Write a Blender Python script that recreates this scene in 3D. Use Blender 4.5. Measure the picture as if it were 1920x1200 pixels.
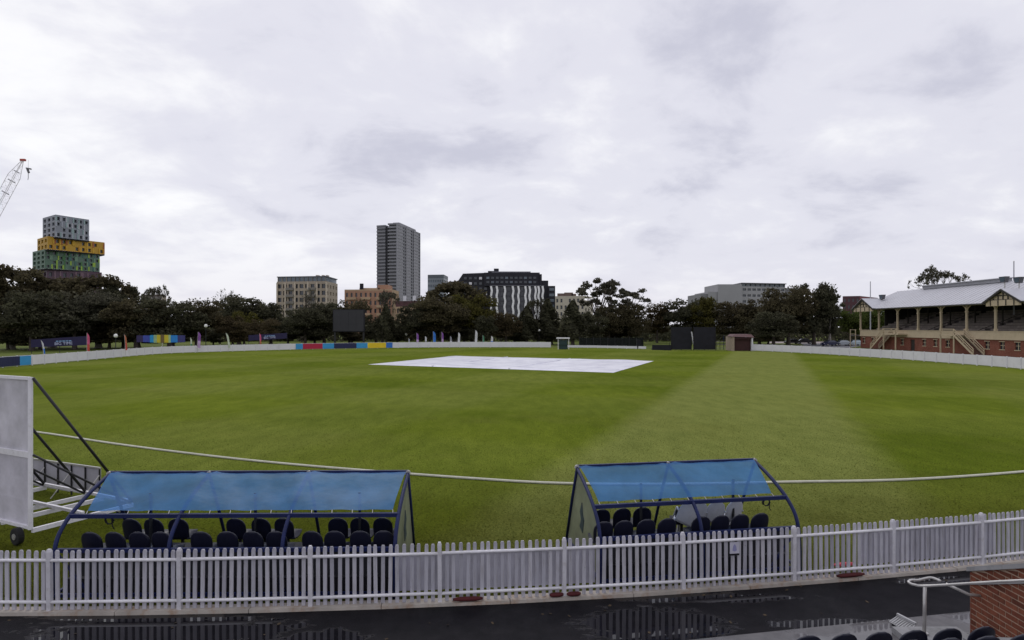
import bpy, math, random
from mathutils import Vector, Matrix
R = math.radians
random.seed(11)
scene = bpy.context.scene
for o in list(bpy.data.objects): bpy.data.objects.remove(o, do_unlink=True)
col = scene.collection

# ------------------------------------------------------------------ camera, sky, sun, exposure
H, HZ, F = 5.0, 612.0, 1200.0          # eye height, horizon row and focal length (1920 px wide frame)
cam_d = bpy.data.cameras.new('camera'); cam = bpy.data.objects.new('camera', cam_d); col.objects.link(cam)
cam_d.sensor_width = 36; cam_d.lens = 36 * F / 1920
cam_d.shift_y = (HZ - 600) / 1920
cam_d.clip_start = .1; cam_d.clip_end = 6000
cam.location = (0, 0, H); cam.rotation_euler = (R(90), 0, 0)
scene.camera = cam

SUN_EL, SUN_AZ = 52, -18               # sun behind the cloud, ahead and a little left
world = bpy.data.worlds.new('World'); scene.world = world; world.use_nodes = True
wt = world.node_tree; wt.nodes.clear()
def wn(t, **k):
    n = wt.nodes.new(t)
    for a, b in k.items(): setattr(n, a, b)
    return n
def wl(a, b): wt.links.new(a, b)
def wmath(op, a, b=None, clamp=False):
    n = wn('ShaderNodeMath', operation=op, use_clamp=clamp)
    for i, v in enumerate((a, b)):
        if v is None: continue
        if isinstance(v, (int, float)): n.inputs[i].default_value = v
        else: wl(v, n.inputs[i])
    return n.outputs[0]
tc = wn('ShaderNodeTexCoord'); sp = wn('ShaderNodeSeparateXYZ'); wl(tc.outputs['Generated'], sp.inputs[0])
zz = wmath('ADD', wmath('MAXIMUM', sp.outputs[2], 0.0), 0.25)
cb = wn('ShaderNodeCombineXYZ'); wl(wmath('DIVIDE', sp.outputs[0], zz), cb.inputs[0]); wl(wmath('DIVIDE', sp.outputs[1], zz), cb.inputs[1])
def wnoise(scale, detail, rough, dist, off):
    m = wn('ShaderNodeMapping'); m.inputs['Location'].default_value = off; wl(cb.outputs[0], m.inputs[0])
    n = wn('ShaderNodeTexNoise'); n.inputs['Scale'].default_value = scale; n.inputs['Detail'].default_value = detail
    n.inputs['Roughness'].default_value = rough; n.inputs['Distortion'].default_value = dist
    wl(m.outputs[0], n.inputs['Vector']); return n.outputs['Fac']
n1 = wnoise(.80, 9, .56, .35, (-4.1, 3.3, 0)); n2 = wnoise(2.9, 8, .58, .3, (6.2, 2.7, 0)); n3 = wnoise(.24, 3, .5, 0, (-3.0, 7.2, 0))
s = wmath('ADD', wmath('ADD', wmath('MULTIPLY', n1, .55), wmath('MULTIPLY', n2, .30)), wmath('MULTIPLY', n3, .25))
cr = wn('ShaderNodeValToRGB'); cr.color_ramp.interpolation = 'EASE'
e = cr.color_ramp.elements
e[0].position = .43; e[0].color = (.59, .59, .69, 1)
e[1].position = .64; e[1].color = (1.0, .995, 1.01, 1)
m_ = e.new(.52); m_.color = (.775, .77, .85, 1)
wl(s, cr.inputs[0])
hz_f = wn('ShaderNodeMapRange'); hz_f.inputs[1].default_value = 0; hz_f.inputs[2].default_value = .16; hz_f.inputs[3].default_value = .75; hz_f.inputs[4].default_value = 0
wl(sp.outputs[2], hz_f.inputs[0])
mx = wn('ShaderNodeMix', data_type='RGBA'); wl(hz_f.outputs[0], mx.inputs[0]); wl(cr.outputs[0], mx.inputs[6]); mx.inputs[7].default_value = (.76, .75, .85, 1)
sky = wn('ShaderNodeTexSky', sky_type='NISHITA'); sky.sun_disc = False; sky.sun_elevation = R(SUN_EL); sky.sun_rotation = R(SUN_AZ)
bg1 = wn('ShaderNodeBackground'); bg1.inputs[1].default_value = .09; wl(sky.outputs[0], bg1.inputs[0])
bg2 = wn('ShaderNodeBackground'); bg2.inputs[1].default_value = 1.03; wl(mx.outputs[2], bg2.inputs[0])
ms = wn('ShaderNodeMixShader'); ms.inputs[0].default_value = .93; wl(bg1.outputs[0], ms.inputs[1]); wl(bg2.outputs[0], ms.inputs[2])
wo = wn('ShaderNodeOutputWorld'); wl(ms.outputs[0], wo.inputs[0])

sd = bpy.data.lights.new('sun', 'SUN'); sun = bpy.data.objects.new('sun', sd); col.objects.link(sun)
sd.energy = .7; sd.angle = R(25); sd.color = (1, .97, .92)
sv = Vector((math.sin(R(SUN_AZ)) * math.cos(R(SUN_EL)), math.cos(R(SUN_AZ)) * math.cos(R(SUN_EL)), math.sin(R(SUN_EL))))
sun.rotation_euler = sv.to_track_quat('Z', 'Y').to_euler()
vs = scene.view_settings; vs.view_transform = 'Standard'; vs.look = 'None'; vs.exposure = 0; vs.gamma = 1; vs.use_curve_mapping = False
scene.render.engine = 'CYCLES'
scene.cycles.max_bounces = 8; scene.cycles.transparent_max_bounces = 12

# ------------------------------------------------------------------ layout helpers: from a picture row/column to real ground positions
def gp(px, py):
    D = F * H / (py - HZ); return Vector(((px - 960) / F * D, D, 0))
def at(px, py, D): return Vector(((px - 960) / F * D, D, H + (HZ - py) / F * D))
def xd(px, D): return Vector(((px - 960) / F * D, D, 0))

# ------------------------------------------------------------------ mesh helpers
class MB:
    def __init__(s): s.v = []; s.f = []
    def add(s, vs, fs):
        b = len(s.v); s.v += [tuple(p) for p in vs]; s.f += [tuple(i + b for i in f) for f in fs]; return s
    def hexa(s, lo, hi):               # two rings of four points
        return s.add(list(lo) + list(hi), [(3,2,1,0),(4,5,6,7),(0,1,5,4),(1,2,6,5),(2,3,7,6),(3,0,4,7)])
    def box(s, x0, x1, y0, y1, z0, z1):
        return s.hexa([(x0,y0,z0),(x1,y0,z0),(x1,y1,z0),(x0,y1,z0)], [(x0,y0,z1),(x1,y0,z1),(x1,y1,z1),(x0,y1,z1)])
    def bar(s, p, q, w, h=None, up=(0,0,1)):
        h = h or w; p = Vector(p); q = Vector(q); d = (q - p).normalized(); up = Vector(up)
        if abs(d.dot(up)) > .98: up = Vector((0, 1, 0))
        a = d.cross(up).normalized() * (w / 2); b = a.cross(d).normalized() * (h / 2)
        r = lambda c: [c - a - b, c + a - b, c + a + b, c - a + b]
        return s.hexa(r(p), r(q))
    def tube(s, pts, r, n=8, cap=True):
        pts = [Vector(p) for p in pts]; rs = r if isinstance(r, (list, tuple)) else [r] * len(pts)
        b = len(s.v); ref = None
        for i, p in enumerate(pts):
            d = (pts[min(i + 1, len(pts) - 1)] - pts[max(i - 1, 0)]).normalized()
            u = Vector((0, 0, 1)) if abs(d.z) < .9 else Vector((1, 0, 0))
            if ref is not None: u = ref
            a = d.cross(u).normalized(); c = a.cross(d).normalized(); ref = c
            for k in range(n):
                t = 2 * math.pi * k / n; s.v.append(tuple(p + a * math.cos(t) * rs[i] + c * math.sin(t) * rs[i]))
        for i in range(len(pts) - 1):
            for k in range(n):
                k2 = (k + 1) % n; s.f.append((b + i*n + k, b + i*n + k2, b + (i+1)*n + k2, b + (i+1)*n + k))
        if cap:
            s.f.append(tuple(b + k for k in reversed(range(n)))); s.f.append(tuple(b + (len(pts)-1)*n + k for k in range(n)))
        return s
    def prism(s, poly, off):           # polygon of 3d points pushed along a vector
        poly = [Vector(p) for p in poly]; off = Vector(off); n = len(poly)
        return s.add(poly + [p + off for p in poly], [tuple(range(n))[::-1], tuple(range(n, 2*n))] + [(i, (i+1) % n, n + (i+1) % n, n + i) for i in range(n)])
    def quad(s, a, b, c, d): return s.add([a, b, c, d], [(0, 1, 2, 3)])
    def mesh(s, name, m, smooth=False):
        me = bpy.data.meshes.new(name); me.from_pydata(s.v, [], s.f); me.materials.append(m)
        if smooth: me.polygons.foreach_set('use_smooth', [True] * len(me.polygons))
        me.update(); return me
    def build(s, name, m, parent=None, world=False, smooth=False):
        if world and parent is not None:
            L = parent.location; s.v = [(p[0]-L.x, p[1]-L.y, p[2]-L.z) for p in s.v]
        return link(name, s.mesh(name, m, smooth), parent)
def link(name, me, parent=None, loc=None, rz=None):
    o = bpy.data.objects.new(name, me); col.objects.link(o)
    if parent is not None: o.parent = parent
    if loc is not None: o.location = loc
    if rz is not None: o.rotation_euler = (0, 0, rz)
    return o
def tag(o, label, cat, group=None):
    o['label'] = label; o['category'] = cat
    if group: o['group'] = group
    return o
def thing(name, label, cat, loc=(0,0,0), rz=0, group=None):
    o = link(name, None, None, loc, rz); o.empty_display_size = .2; return tag(o, label, cat, group)
def struct(o): o['kind'] = 'structure'; return o
def stuff(o): o['kind'] = 'stuff'; return o
def dup(root):
    r = root.copy(); col.objects.link(r)
    for ch in list(root.children):
        c = ch.copy(); col.objects.link(c); c.parent = r
        for g in ch.children:
            d = g.copy(); col.objects.link(d); d.parent = c
    return r
ORD = ['first', 'second', 'third', 'fourth', 'fifth', 'sixth', 'seventh', 'eighth', 'ninth', 'tenth', 'eleventh', 'twelfth']

# ------------------------------------------------------------------ materials
class NT:
    def __init__(s, name):
        s.m = bpy.data.materials.new(name); s.m.use_nodes = True; s.t = s.m.node_tree; s.t.nodes.clear()
        s.out = s.n('ShaderNodeOutputMaterial'); s.geo = s.n('ShaderNodeNewGeometry')
    def n(s, t, **k):
        x = s.t.nodes.new(t)
        for a, b in k.items(): setattr(x, a, b)
        return x
    def l(s, a, b): s.t.links.new(a, b)
    def noise(s, scale, detail=5, rough=.55, stretch=(1,1,1), off=(0,0,0), dist=0):
        mp = s.n('ShaderNodeMapping'); mp.inputs['Scale'].default_value = stretch; mp.inputs['Location'].default_value = off
        s.l(s.geo.outputs['Position'], mp.inputs[0])
        x = s.n('ShaderNodeTexNoise'); x.inputs['Scale'].default_value = scale; x.inputs['Detail'].default_value = detail
        x.inputs['Roughness'].default_value = rough; x.inputs['Distortion'].default_value = dist
        s.l(mp.outputs[0], x.inputs['Vector']); return x.outputs['Fac']
    def ramp(s, v, pts):
        r = s.n('ShaderNodeValToRGB'); e = r.color_ramp.elements
        while len(e) < len(pts): e.new(.5)
        for i, (p, c) in enumerate(pts):
            e[i].position = p; e[i].color = (c, c, c, 1) if isinstance(c, (int, float)) else (*c, 1)
        s.l(v, r.inputs[0]); return r.outputs[0]
    def mix(s, f, a, b, blend='MIX'):
        x = s.n('ShaderNodeMix', data_type='RGBA', blend_type=blend)
        for i, v in ((0, f), (6, a), (7, b)):
            if isinstance(v, (int, float)): x.inputs[i].default_value = v
            elif isinstance(v, tuple): x.inputs[i].default_value = (*v, 1)
            else: s.l(v, x.inputs[i])
        return x.outputs[2]
    def math(s, op, a, b=None, clamp=False):
        x = s.n('ShaderNodeMath', operation=op, use_clamp=clamp)
        for i, v in enumerate((a, b)):
            if v is None: continue
            if isinstance(v, (int, float)): x.inputs[i].default_value = v
            else: s.l(v, x.inputs[i])
        return x.outputs[0]
    def pbsdf(s, c, rough, spec=.5, metal=0):
        p = s.n('ShaderNodeBsdfPrincipled')
        if isinstance(c, tuple): p.inputs['Base Color'].default_value = (*c, 1)
        else: s.l(c, p.inputs['Base Color'])
        if isinstance(rough, (int, float)): p.inputs['Roughness'].default_value = rough
        else: s.l(rough, p.inputs['Roughness'])
        if isinstance(spec, (int, float)): p.inputs['Specular IOR Level'].default_value = spec
        else: s.l(spec, p.inputs['Specular IOR Level'])
        p.inputs['Metallic'].default_value = metal; s.p = p; return p.outputs[0]
    def bump(s, h, dist=.01, strength=.5):
        b = s.n('ShaderNodeBump'); b.inputs['Strength'].default_value = strength; b.inputs['Distance'].default_value = dist
        s.l(h, b.inputs['Height']); s.l(b.outputs[0], s.p.inputs['Normal'])
    def done(s, sh): s.l(sh, s.out.inputs[0]); return s.m
MC = {}
def mat(name, c, rough=.6, var=.18, scale=1.5, spec=.4, metal=0, grime=None, stretch=(1,1,1), bump=0):
    if name in MC: return MC[name]
    n = NT(name); a = n.noise(scale, 6, .6, stretch)
    dark = tuple(x * (1 - var) for x in c); lite = tuple(min(1, x * (1 + var * .6)) for x in c)
    cc = n.ramp(a, [(.3, dark), (.7, lite)])
    if grime:
        g = n.ramp(n.noise(scale * 2.7, 7, .65, stretch, (4, 9, 2)), [(.5, 0.0), (.75, 1.0)]); cc = n.mix(n.math('MULTIPLY', g, grime[1]), cc, grime[0])
    sh = n.pbsdf(cc, rough, spec, metal)
    if bump: n.bump(n.noise(scale * 6, 4), bump)
    MC[name] = n.done(sh); return MC[name]

def picketmat():
    n = NT('shaded_white_picket_paint'); oi = n.n('ShaderNodeObjectInfo')
    c = n.ramp(oi.outputs['Random'], [(0, (.34, .335, .385)), (.5, (.43, .425, .485)), (1, (.50, .49, .54))])  # white paint greyed: shade of the path-facing side put into the colour
    g = n.ramp(n.noise(7, 7, .68, (3, 3, .35)), [(.48, 0.0), (.72, 1.0)]); c = n.mix(n.math('MULTIPLY', g, .55), c, (.21, .19, .18))
    k = n.ramp(n.noise(30, 5, .7, (1, 1, .4), (3, 3, 3)), [(.64, 0.0), (.70, 1.0)]); c = n.mix(n.math('MULTIPLY', k, .6), c, (.13, .115, .10))
    return n.done(n.pbsdf(c, .6, .35))
WHITE_SHADED = picketmat()
WHITE_POST = mat('white_post_paint', (.74, .73, .77), .45, .06, 3, grime=((.42, .40, .39), .4))
FARWHITE = mat('white_board', (.70, .69, .735), .6, .06, .6, grime=((.5, .48, .46), .3))
CONC = mat('kerb_concrete', (.43, .39, .35), .75, .25, 1.6, grime=((.28, .14, .06), .8), bump=.01)
GREYCONC = mat('grey_concrete', (.26, .26, .27), .8, .25, 1.2, grime=((.10, .10, .10), .6), bump=.01)
NAVYSEAT = mat('navy_plastic', (.009, .010, .025), .42, .2, 6, .4)
BLUESTEEL = mat('blue_steel', (.007, .014, .075), .5, .3, 4, .25, grime=((.02, .02, .05), .6))
BLACKSTEEL = mat('black_steel', (.018, .018, .02), .5)
STEEL = mat('galvanised_steel', (.48, .47, .46), .38, .15, 5, .5, .55)
BLACK = mat('black_fabric', (.012, .012, .018), .85, .3, 1)
RUBBER = mat('black_rubber', (.012, .012, .012), .8)
GLASS = mat('dark_window_glass', (.035, .042, .052), .12, .4, .5, .6)
GLASSB = mat('blue_window_glass', (.10, .13, .16), .12, .35, .3, .6)
CREAM = mat('cream_paint', (.50, .41, .28), .6, .1, .8, grime=((.38, .30, .2), .5))
TIMBERDARK = mat('dark_timber', (.035, .03, .025), .8)
TREEBARK = mat('bark', (.075, .06, .05), .9, .35, 2)
PALEBARK = mat('pale_bark', (.26, .23, .21), .85, .4, 1.5)

def foliage(name, a, b):
    n = NT(name); r = n.ramp(n.geo.outputs['Random Per Island'], [(0, a), (.75, b), (1, tuple(x * 1.35 for x in b))])
    big = n.ramp(n.noise(.22, 3), [(.35, (.80, .78, .76)), (.65, (1.2, 1.2, 1.12))])
    c = n.mix(1.0, r, big, 'MULTIPLY')
    d = n.pbsdf(c, .75, .08)
    t = n.n('ShaderNodeBsdfTranslucent'); n.l(c, t.inputs[0])
    x = n.n('ShaderNodeMixShader'); x.inputs[0].default_value = .42; n.l(d, x.inputs[1]); n.l(t.outputs[0], x.inputs[2])
    return n.done(x.outputs[0])
LEAF = {'brown': foliage('brown_green_leaves', (.045, .039, .024), (.094, .082, .048)),
        'dark': foliage('dark_green_leaves', (.040, .041, .028), (.084, .083, .053)),
        'olive': foliage('olive_leaves', (.042, .042, .012), (.10, .092, .026)),
        'grey': foliage('grey_green_leaves', (.052, .052, .040), (.108, .104, .078)),
        'red': foliage('bronze_leaves', (.048, .040, .024), (.094, .074, .042)),
        'green': foliage('fresh_green_leaves', (.035, .048, .013), (.080, .105, .026))}

def turf():
    n = NT('mown_turf'); P = n.n('ShaderNodeSeparateXYZ'); n.l(n.geo.outputs['Position'], P.inputs[0])
    X, Y = P.outputs[0], P.outputs[1]
    wob = n.math('MULTIPLY', n.math('SUBTRACT', n.noise(.35, 4), .5), 1.1)
    w = n.math('ADD', n.math('SUBTRACT', n.math('MULTIPLY', X, .927), n.math('MULTIPLY', Y, .376)), wob)
    v = n.math('ADD', n.math('ADD', n.math('MULTIPLY', X, .376), n.math('MULTIPLY', Y, .927)), wob)
    def stripe(c, period, off):        # soft square wave 0..1
        q = n.math('SINE', n.math('MULTIPLY', n.math('ADD', c, off), 2 * math.pi / period))
        return n.math('ADD', n.math('MULTIPLY', n.math('MULTIPLY', q, 3.2, False), .5), .5, True)
    s1 = stripe(w, 21.4, 6.9); s2 = stripe(v, 19, 3)
    near = n.n('ShaderNodeMapRange'); n.l(n.math('ABSOLUTE', n.math('ADD', w, 1.6)), near.inputs[0])
    near.inputs[1].default_value = 4.7; near.inputs[2].default_value = 6.1; near.inputs[3].default_value = 1; near.inputs[4].default_value = 0
    base = n.ramp(n.noise(.06, 4), [(.32, (.076, .108, .009)), (.66, (.130, .166, .018))])
    light = n.mix(n.math('ADD', n.math('MULTIPLY', s1, .34), n.math('MULTIPLY', s2, .20)), base, (.160, .186, .042))
    light = n.mix(n.math('MULTIPLY', near.outputs[0], .72), light, (.172, .196, .056))
    streak = n.ramp(n.noise(1.1, 7, .7, (1, .35, 1), (7, 3, 0)), [(.30, (.62, .66, .6)), (.52, (1, 1, 1)), (.74, (1.38, 1.32, 1.4))])
    c = n.mix(.55, light, n.mix(1.0, light, streak, 'MULTIPLY'))
    fine = n.ramp(n.noise(16, 3, .7), [(.3, (.5, .54, .5)), (.7, (1.5, 1.42, 1.4))]); c = n.mix(.85, c, n.mix(1.0, c, fine, 'MULTIPLY'))
    worn = n.ramp(n.noise(.14, 5, .6, (1, 1, 1), (31, 5, 0)), [(.52, 0.0), (.72, 1.0)]); c = n.mix(n.math('MULTIPLY', worn, .30), c, (.15, .155, .035))
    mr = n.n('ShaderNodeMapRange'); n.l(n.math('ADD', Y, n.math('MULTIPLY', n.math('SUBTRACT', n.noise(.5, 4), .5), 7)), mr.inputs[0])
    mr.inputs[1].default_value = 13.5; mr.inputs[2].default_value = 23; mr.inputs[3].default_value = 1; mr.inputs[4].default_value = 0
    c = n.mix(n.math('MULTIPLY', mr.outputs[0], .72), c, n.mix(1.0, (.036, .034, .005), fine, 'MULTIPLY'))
    sh = n.pbsdf(c, 1.0, .0); n.p.inputs['Sheen Weight'].default_value = .02; n.p.inputs['Sheen Roughness'].default_value = .35; n.p.inputs['Sheen Tint'].default_value = (.85, .95, .55, 1); n.bump(n.noise(22, 4, .7), .03, .55); return n.done(sh)
def parkgrass():
    n = NT('park_grass')
    c = n.ramp(n.noise(.09, 6, .65), [(.3, (.075, .10, .022)), (.55, (.11, .135, .032)), (.75, (.15, .135, .05))])
    fine = n.ramp(n.noise(3, 4), [(.3, (.8, .8, .8)), (.7, (1.2, 1.2, 1.2))]); c = n.mix(1.0, c, fine, 'MULTIPLY')
    sh = n.pbsdf(c, .9, .05); n.bump(n.noise(5, 4), .05, .5); return n.done(sh)
def asphalt():
    n = NT('wet_asphalt'); P = n.n('ShaderNodeSeparateXYZ'); n.l(n.geo.outputs['Position'], P.inputs[0]); pud = None
    for cx, cy, rx, ry in ((-5.6, 10.55, 2.3, .55), (-6.4, 11.0, 1.9, .16), (2.4, 10.7, 1.3, .75), (3.4, 11.8, 1.9, .22), (-3.0, 10.3, .7, .3), (8.6, 12.6, 1.2, .2), (-11, 9.5, 1.6, .8), (12, 11.5, 1.4, .7), (0, 6, 3, .9), (5.6, 10.75, 1.3, .22)):
        a = n.math('POWER', n.math('DIVIDE', n.math('SUBTRACT', P.outputs[0], cx), rx), 2); b = n.math('POWER', n.math('DIVIDE', n.math('SUBTRACT', P.outputs[1], cy), ry), 2)
        e_ = n.math('EXPONENT', n.math('MULTIPLY', n.math('ADD', a, b), -.8)); pud = e_ if pud is None else n.math('MAXIMUM', pud, e_)
    pud = n.math('ADD', pud, n.math('MULTIPLY', n.math('SUBTRACT', n.noise(2.6, 7, .68, (1, 1.7, 1)), .5), 1.5))
    mask = n.ramp(pud, [(.46, 0.0), (.53, 1.0)])
    fine = n.noise(70, 3, .7)
    c = n.ramp(n.noise(3, 6, .65), [(.3, (.006, .006, .008)), (.7, (.014, .013, .016))])
    rough = n.mix(mask, n.ramp(n.noise(1.2, 4), [(.3, .35), (.7, .55)]), (.025, .025, .025))
    spec = n.mix(mask, (.05, .05, .05), (.30, .30, .30))
    sh = n.pbsdf(c, rough, spec)
    h = n.math('MULTIPLY', fine, n.math('SUBTRACT', 1.0, mask)); n.bump(h, .006, .6); return n.done(sh)
def wetconc():
    n = NT('wet_concrete'); pud = n.noise(.75, 3, .5, (1, 1, 1), (9.1, 2.2, 0)); mask = n.ramp(pud, [(.44, 0.0), (.50, 1.0)])
    c = n.ramp(n.noise(4, 6, .65), [(.3, (.075, .072, .078)), (.7, (.13, .125, .13))])
    rough = n.mix(mask, (.42, .42, .42), (.03, .03, .03))
    sh = n.pbsdf(c, rough, .5); n.bump(n.math('MULTIPLY', n.noise(40, 3), n.math('SUBTRACT', 1.0, mask)), .004, .5); return n.done(sh)
def sheetmat(name, c, clear, rough=.45, fold=.02, trans=.35):
    n = NT(name); cc = n.ramp(n.noise(1.3, 5, .6, (1, 1, 1)), [(.3, tuple(x * .72 for x in c)), (.7, tuple(min(1, x * 1.2) for x in c))])
    p = n.pbsdf(cc, rough, .35); n.bump(n.noise(2.2, 4, .5, (1, 1.6, 1)), fold, .6)
    t = n.n('ShaderNodeBsdfTranslucent'); n.l(cc, t.inputs[0])
    x = n.n('ShaderNodeMixShader'); x.inputs[0].default_value = trans; n.l(p, x.inputs[1]); n.l(t.outputs[0], x.inputs[2])
    tr = n.n('ShaderNodeBsdfTransparent'); tr.inputs[0].default_value = (*[min(1, .20 + v * 1.3) for v in c], 1)
    y = n.n('ShaderNodeMixShader'); y.inputs[0].default_value = clear; n.l(x.outputs[0], y.inputs[1]); n.l(tr.outputs[0], y.inputs[2])
    return n.done(y.outputs[0])
TURF, PARK, ASPHALT, WETCONC = turf(), parkgrass(), asphalt(), wetconc()
TARP = sheetmat('blue_tarpaulin', (.082, .27, .62), .36, .4, .03, .4)
POLY = sheetmat('cloudy_polycarbonate', (.40, .42, .32), .30, .25, .003, .35)
SCRIM = sheetmat('white_banner_mesh', (.42, .41, .50), .10, .8, .01, .35)
SCREENMESH = sheetmat('sight_screen_mesh', (.52, .505, .57), .05, .85, .004, .3)
def cover_mat():
    n = NT('white_cover_sheet'); c = n.ramp(n.noise(.35, 6, .6, (1, 1, 1)), [(.33, (.56, .56, .66)), (.5, (.72, .72, .80)), (.65, (.82, .82, .88))])
    p = n.pbsdf(c, .3, .5); n.bump(n.noise(.9, 6, .6), .12, .7); return n.done(p)
COVER = cover_mat()
def brickmat(name, a, b, scale=5):
    n = NT(name); oi = n.n('ShaderNodeObjectInfo')
    c = n.ramp(oi.outputs['Random'], [(0, a), (.6, b), (1, tuple(x * .6 for x in a))])
    g = n.ramp(n.noise(14, 6, .7), [(.3, (.7, .7, .7)), (.7, (1.2, 1.15, 1.1))]); c = n.mix(1.0, c, g, 'MULTIPLY')
    p = n.pbsdf(c, .8, .3); n.bump(n.noise(60, 4), .004, .6); return n.done(p)
BRICK = brickmat('red_brick', (.145, .040, .022), (.205, .066, .036))
def brickwall(name, a, b, mort):
    n = NT(name); sx = n.n('ShaderNodeSeparateXYZ'); n.l(n.geo.outputs['Position'], sx.inputs[0])
    cbn = n.n('ShaderNodeCombineXYZ'); n.l(n.math('ADD', sx.outputs[0], sx.outputs[1]), cbn.inputs[0]); n.l(sx.outputs[2], cbn.inputs[1])
    br = n.n('ShaderNodeTexBrick'); n.l(cbn.outputs[0], br.inputs[0]); br.inputs['Color1'].default_value = (*a, 1); br.inputs['Color2'].default_value = (*b, 1)
    br.inputs['Mortar'].default_value = (*mort, 1); br.inputs['Scale'].default_value = 1; br.inputs['Brick Width'].default_value = .24; br.inputs['Row Height'].default_value = .086; br.inputs['Mortar Size'].default_value = .006
    g = n.ramp(n.noise(.5, 6, .65), [(.3, (.72, .7, .7)), (.7, (1.15, 1.15, 1.15))]); c = n.mix(1.0, br.outputs[0], g, 'MULTIPLY')
    return n.done(n.pbsdf(c, .85, .25))
STANDBRICK = brickwall('stand_brickwork', (.17, .047, .032), (.23, .075, .05), (.22, .14, .10))

# ------------------------------------------------------------------ ground
g = MB(); S = 3000; N = 12
g.quad((-S, -60, -.02), (S, -60, -.02), (S, S, -.02), (-S, S, -.02)); struct(g.build('ground', PARK))

def fence_y(x): return 11.17 + .0062 * (x + 9) ** 2
def fence_dir(x): k = .0124 * (x + 9); return Vector((1, k, 0)).normalized()

far_px = [(-160,708),(0,690),(60,685),(150,677),(300,664),(420,659.5),(550,656),(680,653.6),(800,652),(920,651.6),(1050,652),(1140,653.2),(1215,655),(1320,656.5),(1410,658),(1500,662),(1600,668),(1680,673.5),(1750,679),(1840,686),(1920,693),(2080,711)]
FARP = [gp(*p) for p in far_px]
def catmull(P, n=8):
    out = []
    for i in range(len(P) - 1):
        a, b, c, d = P[max(i-1, 0)], P[i], P[i+1], P[min(i+2, len(P)-1)]
        for k in range(n):
            t = k / n; out.append(.5 * ((2*b) + (c-a)*t + (2*a-5*b+4*c-d)*t*t + (3*b-a-3*c+d)*t**3))
    out.append(P[-1]); return out
FARC = catmull(FARP)
ring = [Vector((-62, 55, 0)), Vector((-54, 38, 0)), Vector((-42, 24, 0)), Vector((-28, 15.5, 0))]
near = [Vector((x, fence_y(x), 0)) for x in range(-16, 24, 2)]
ring2 = [Vector((34, 24.5, 0)), Vector((46, 37, 0)), Vector((54, 50, 0)), Vector((58.5, 60, 0))]
loop = FARC[::-1] + ring + near + ring2
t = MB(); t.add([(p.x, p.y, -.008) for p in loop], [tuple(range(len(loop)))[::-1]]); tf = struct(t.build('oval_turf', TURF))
if tf.data.polygons[0].normal.z < 0: tf.data.flip_normals()

# path of wet asphalt on the near side of the fence
p = MB(); xs = list(range(-22, 31, 2))
for a, b in zip(xs, xs[1:]):
    p.quad((a, -20, -.004), (b, -20, -.004), (b, fence_y(b) - .12, -.004), (a, fence_y(a) - .12, -.004))
struct(p.build('asphalt_path', ASPHALT))
p = MB(); a, b = gp(1380, 1191), gp(1900, 1138); d = (b - a).normalized(); nrm = Vector((d.y, -d.x, 0))
p.quad(a - d * 4 + nrm * 6, b + d * 4 + nrm * 6, b + d * 4, a - d * 4)
ap = struct(p.build('concrete_apron', WETCONC)); ap.location.z = .002
APR_D = d

# kerb under the near fence: separate castings
kerb = struct(link('kerb', None)); x = -16.0; k = 0
while x < 20:
    x2 = x + 2.28; pa, pb = Vector((x, fence_y(x), 0)), Vector((x2 - .012, fence_y(x2 - .012), 0))
    n_ = Vector((fence_dir(x).y, -fence_dir(x).x, 0)); n2_ = Vector((fence_dir(x2).y, -fence_dir(x2).x, 0))
    m = MB(); h1 = .055 + random.uniform(-.006, .006)
    m.hexa([pa + n_ * .13 - Vector((0,0,.1)), pb + n2_ * .13 - Vector((0,0,.1)), pb - n2_ * .12 - Vector((0,0,.1)), pa - n_ * .12 - Vector((0,0,.1))],
           [pa + n_ * .12 + Vector((0,0,h1)), pb + n2_ * .12 + Vector((0,0,h1)), pb - n2_ * .12 + Vector((0,0,h1)), pa - n_ * .12 + Vector((0,0,h1))])
    m.build('kerb_block', CONC, kerb); x = x2; k += 1

# ------------------------------------------------------------------ near picket fence
pf = thing('picket_fence', 'white picket fence with round topped posts along the wet path in front', 'fence', (0, fence_y(0), 0))
def loc(v): return Vector(v) - pf.location
post_m = MB(); post_m.box(-.036, .036, -.06, .02, .0, 1.04); post_m.hexa([(-.036,-.06,1.04),(.036,-.06,1.04),(.036,.02,1.04),(-.036,.02,1.04)], [(-.022,-.05,1.09),(.022,-.05,1.09),(.022,.0,1.09),(-.022,.0,1.09)])
post_me = post_m.mesh('post', mat('fence_post_paint', (.58, .57, .62), .5, .1, 3, grime=((.32, .29, .27), .5)))
pk = MB(); pk.prism([(-.033,-.012,.045),(.033,-.012,.045),(.033,-.012,1.055),(.022,-.012,1.085),(-.022,-.012,1.085),(-.033,-.012,1.055)], (0,.024,0)); pk_me = pk.mesh('picket', WHITE_SHADED)
posts_x = []; x = -8.0
px_list = [95, 338, 583, 825, 1057, 1280, 1487, 1672, 1838]
def fence_at(px):                       # where the sight line of a column meets the fence line
    lo, hi = -30., 40.; k = (px - 960) / F
    for _ in range(60):
        mid = (lo + hi) / 2
        if mid - k * fence_y(mid) < 0: lo = mid
        else: hi = mid
    return lo
posts_x = [fence_at(q) for q in px_list]
posts_x = [posts_x[0] - 4.56, posts_x[0] - 2.28] + posts_x + [posts_x[-1] + 2.16, posts_x[-1] + 4.3]
rr = random.Random(5)
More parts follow.
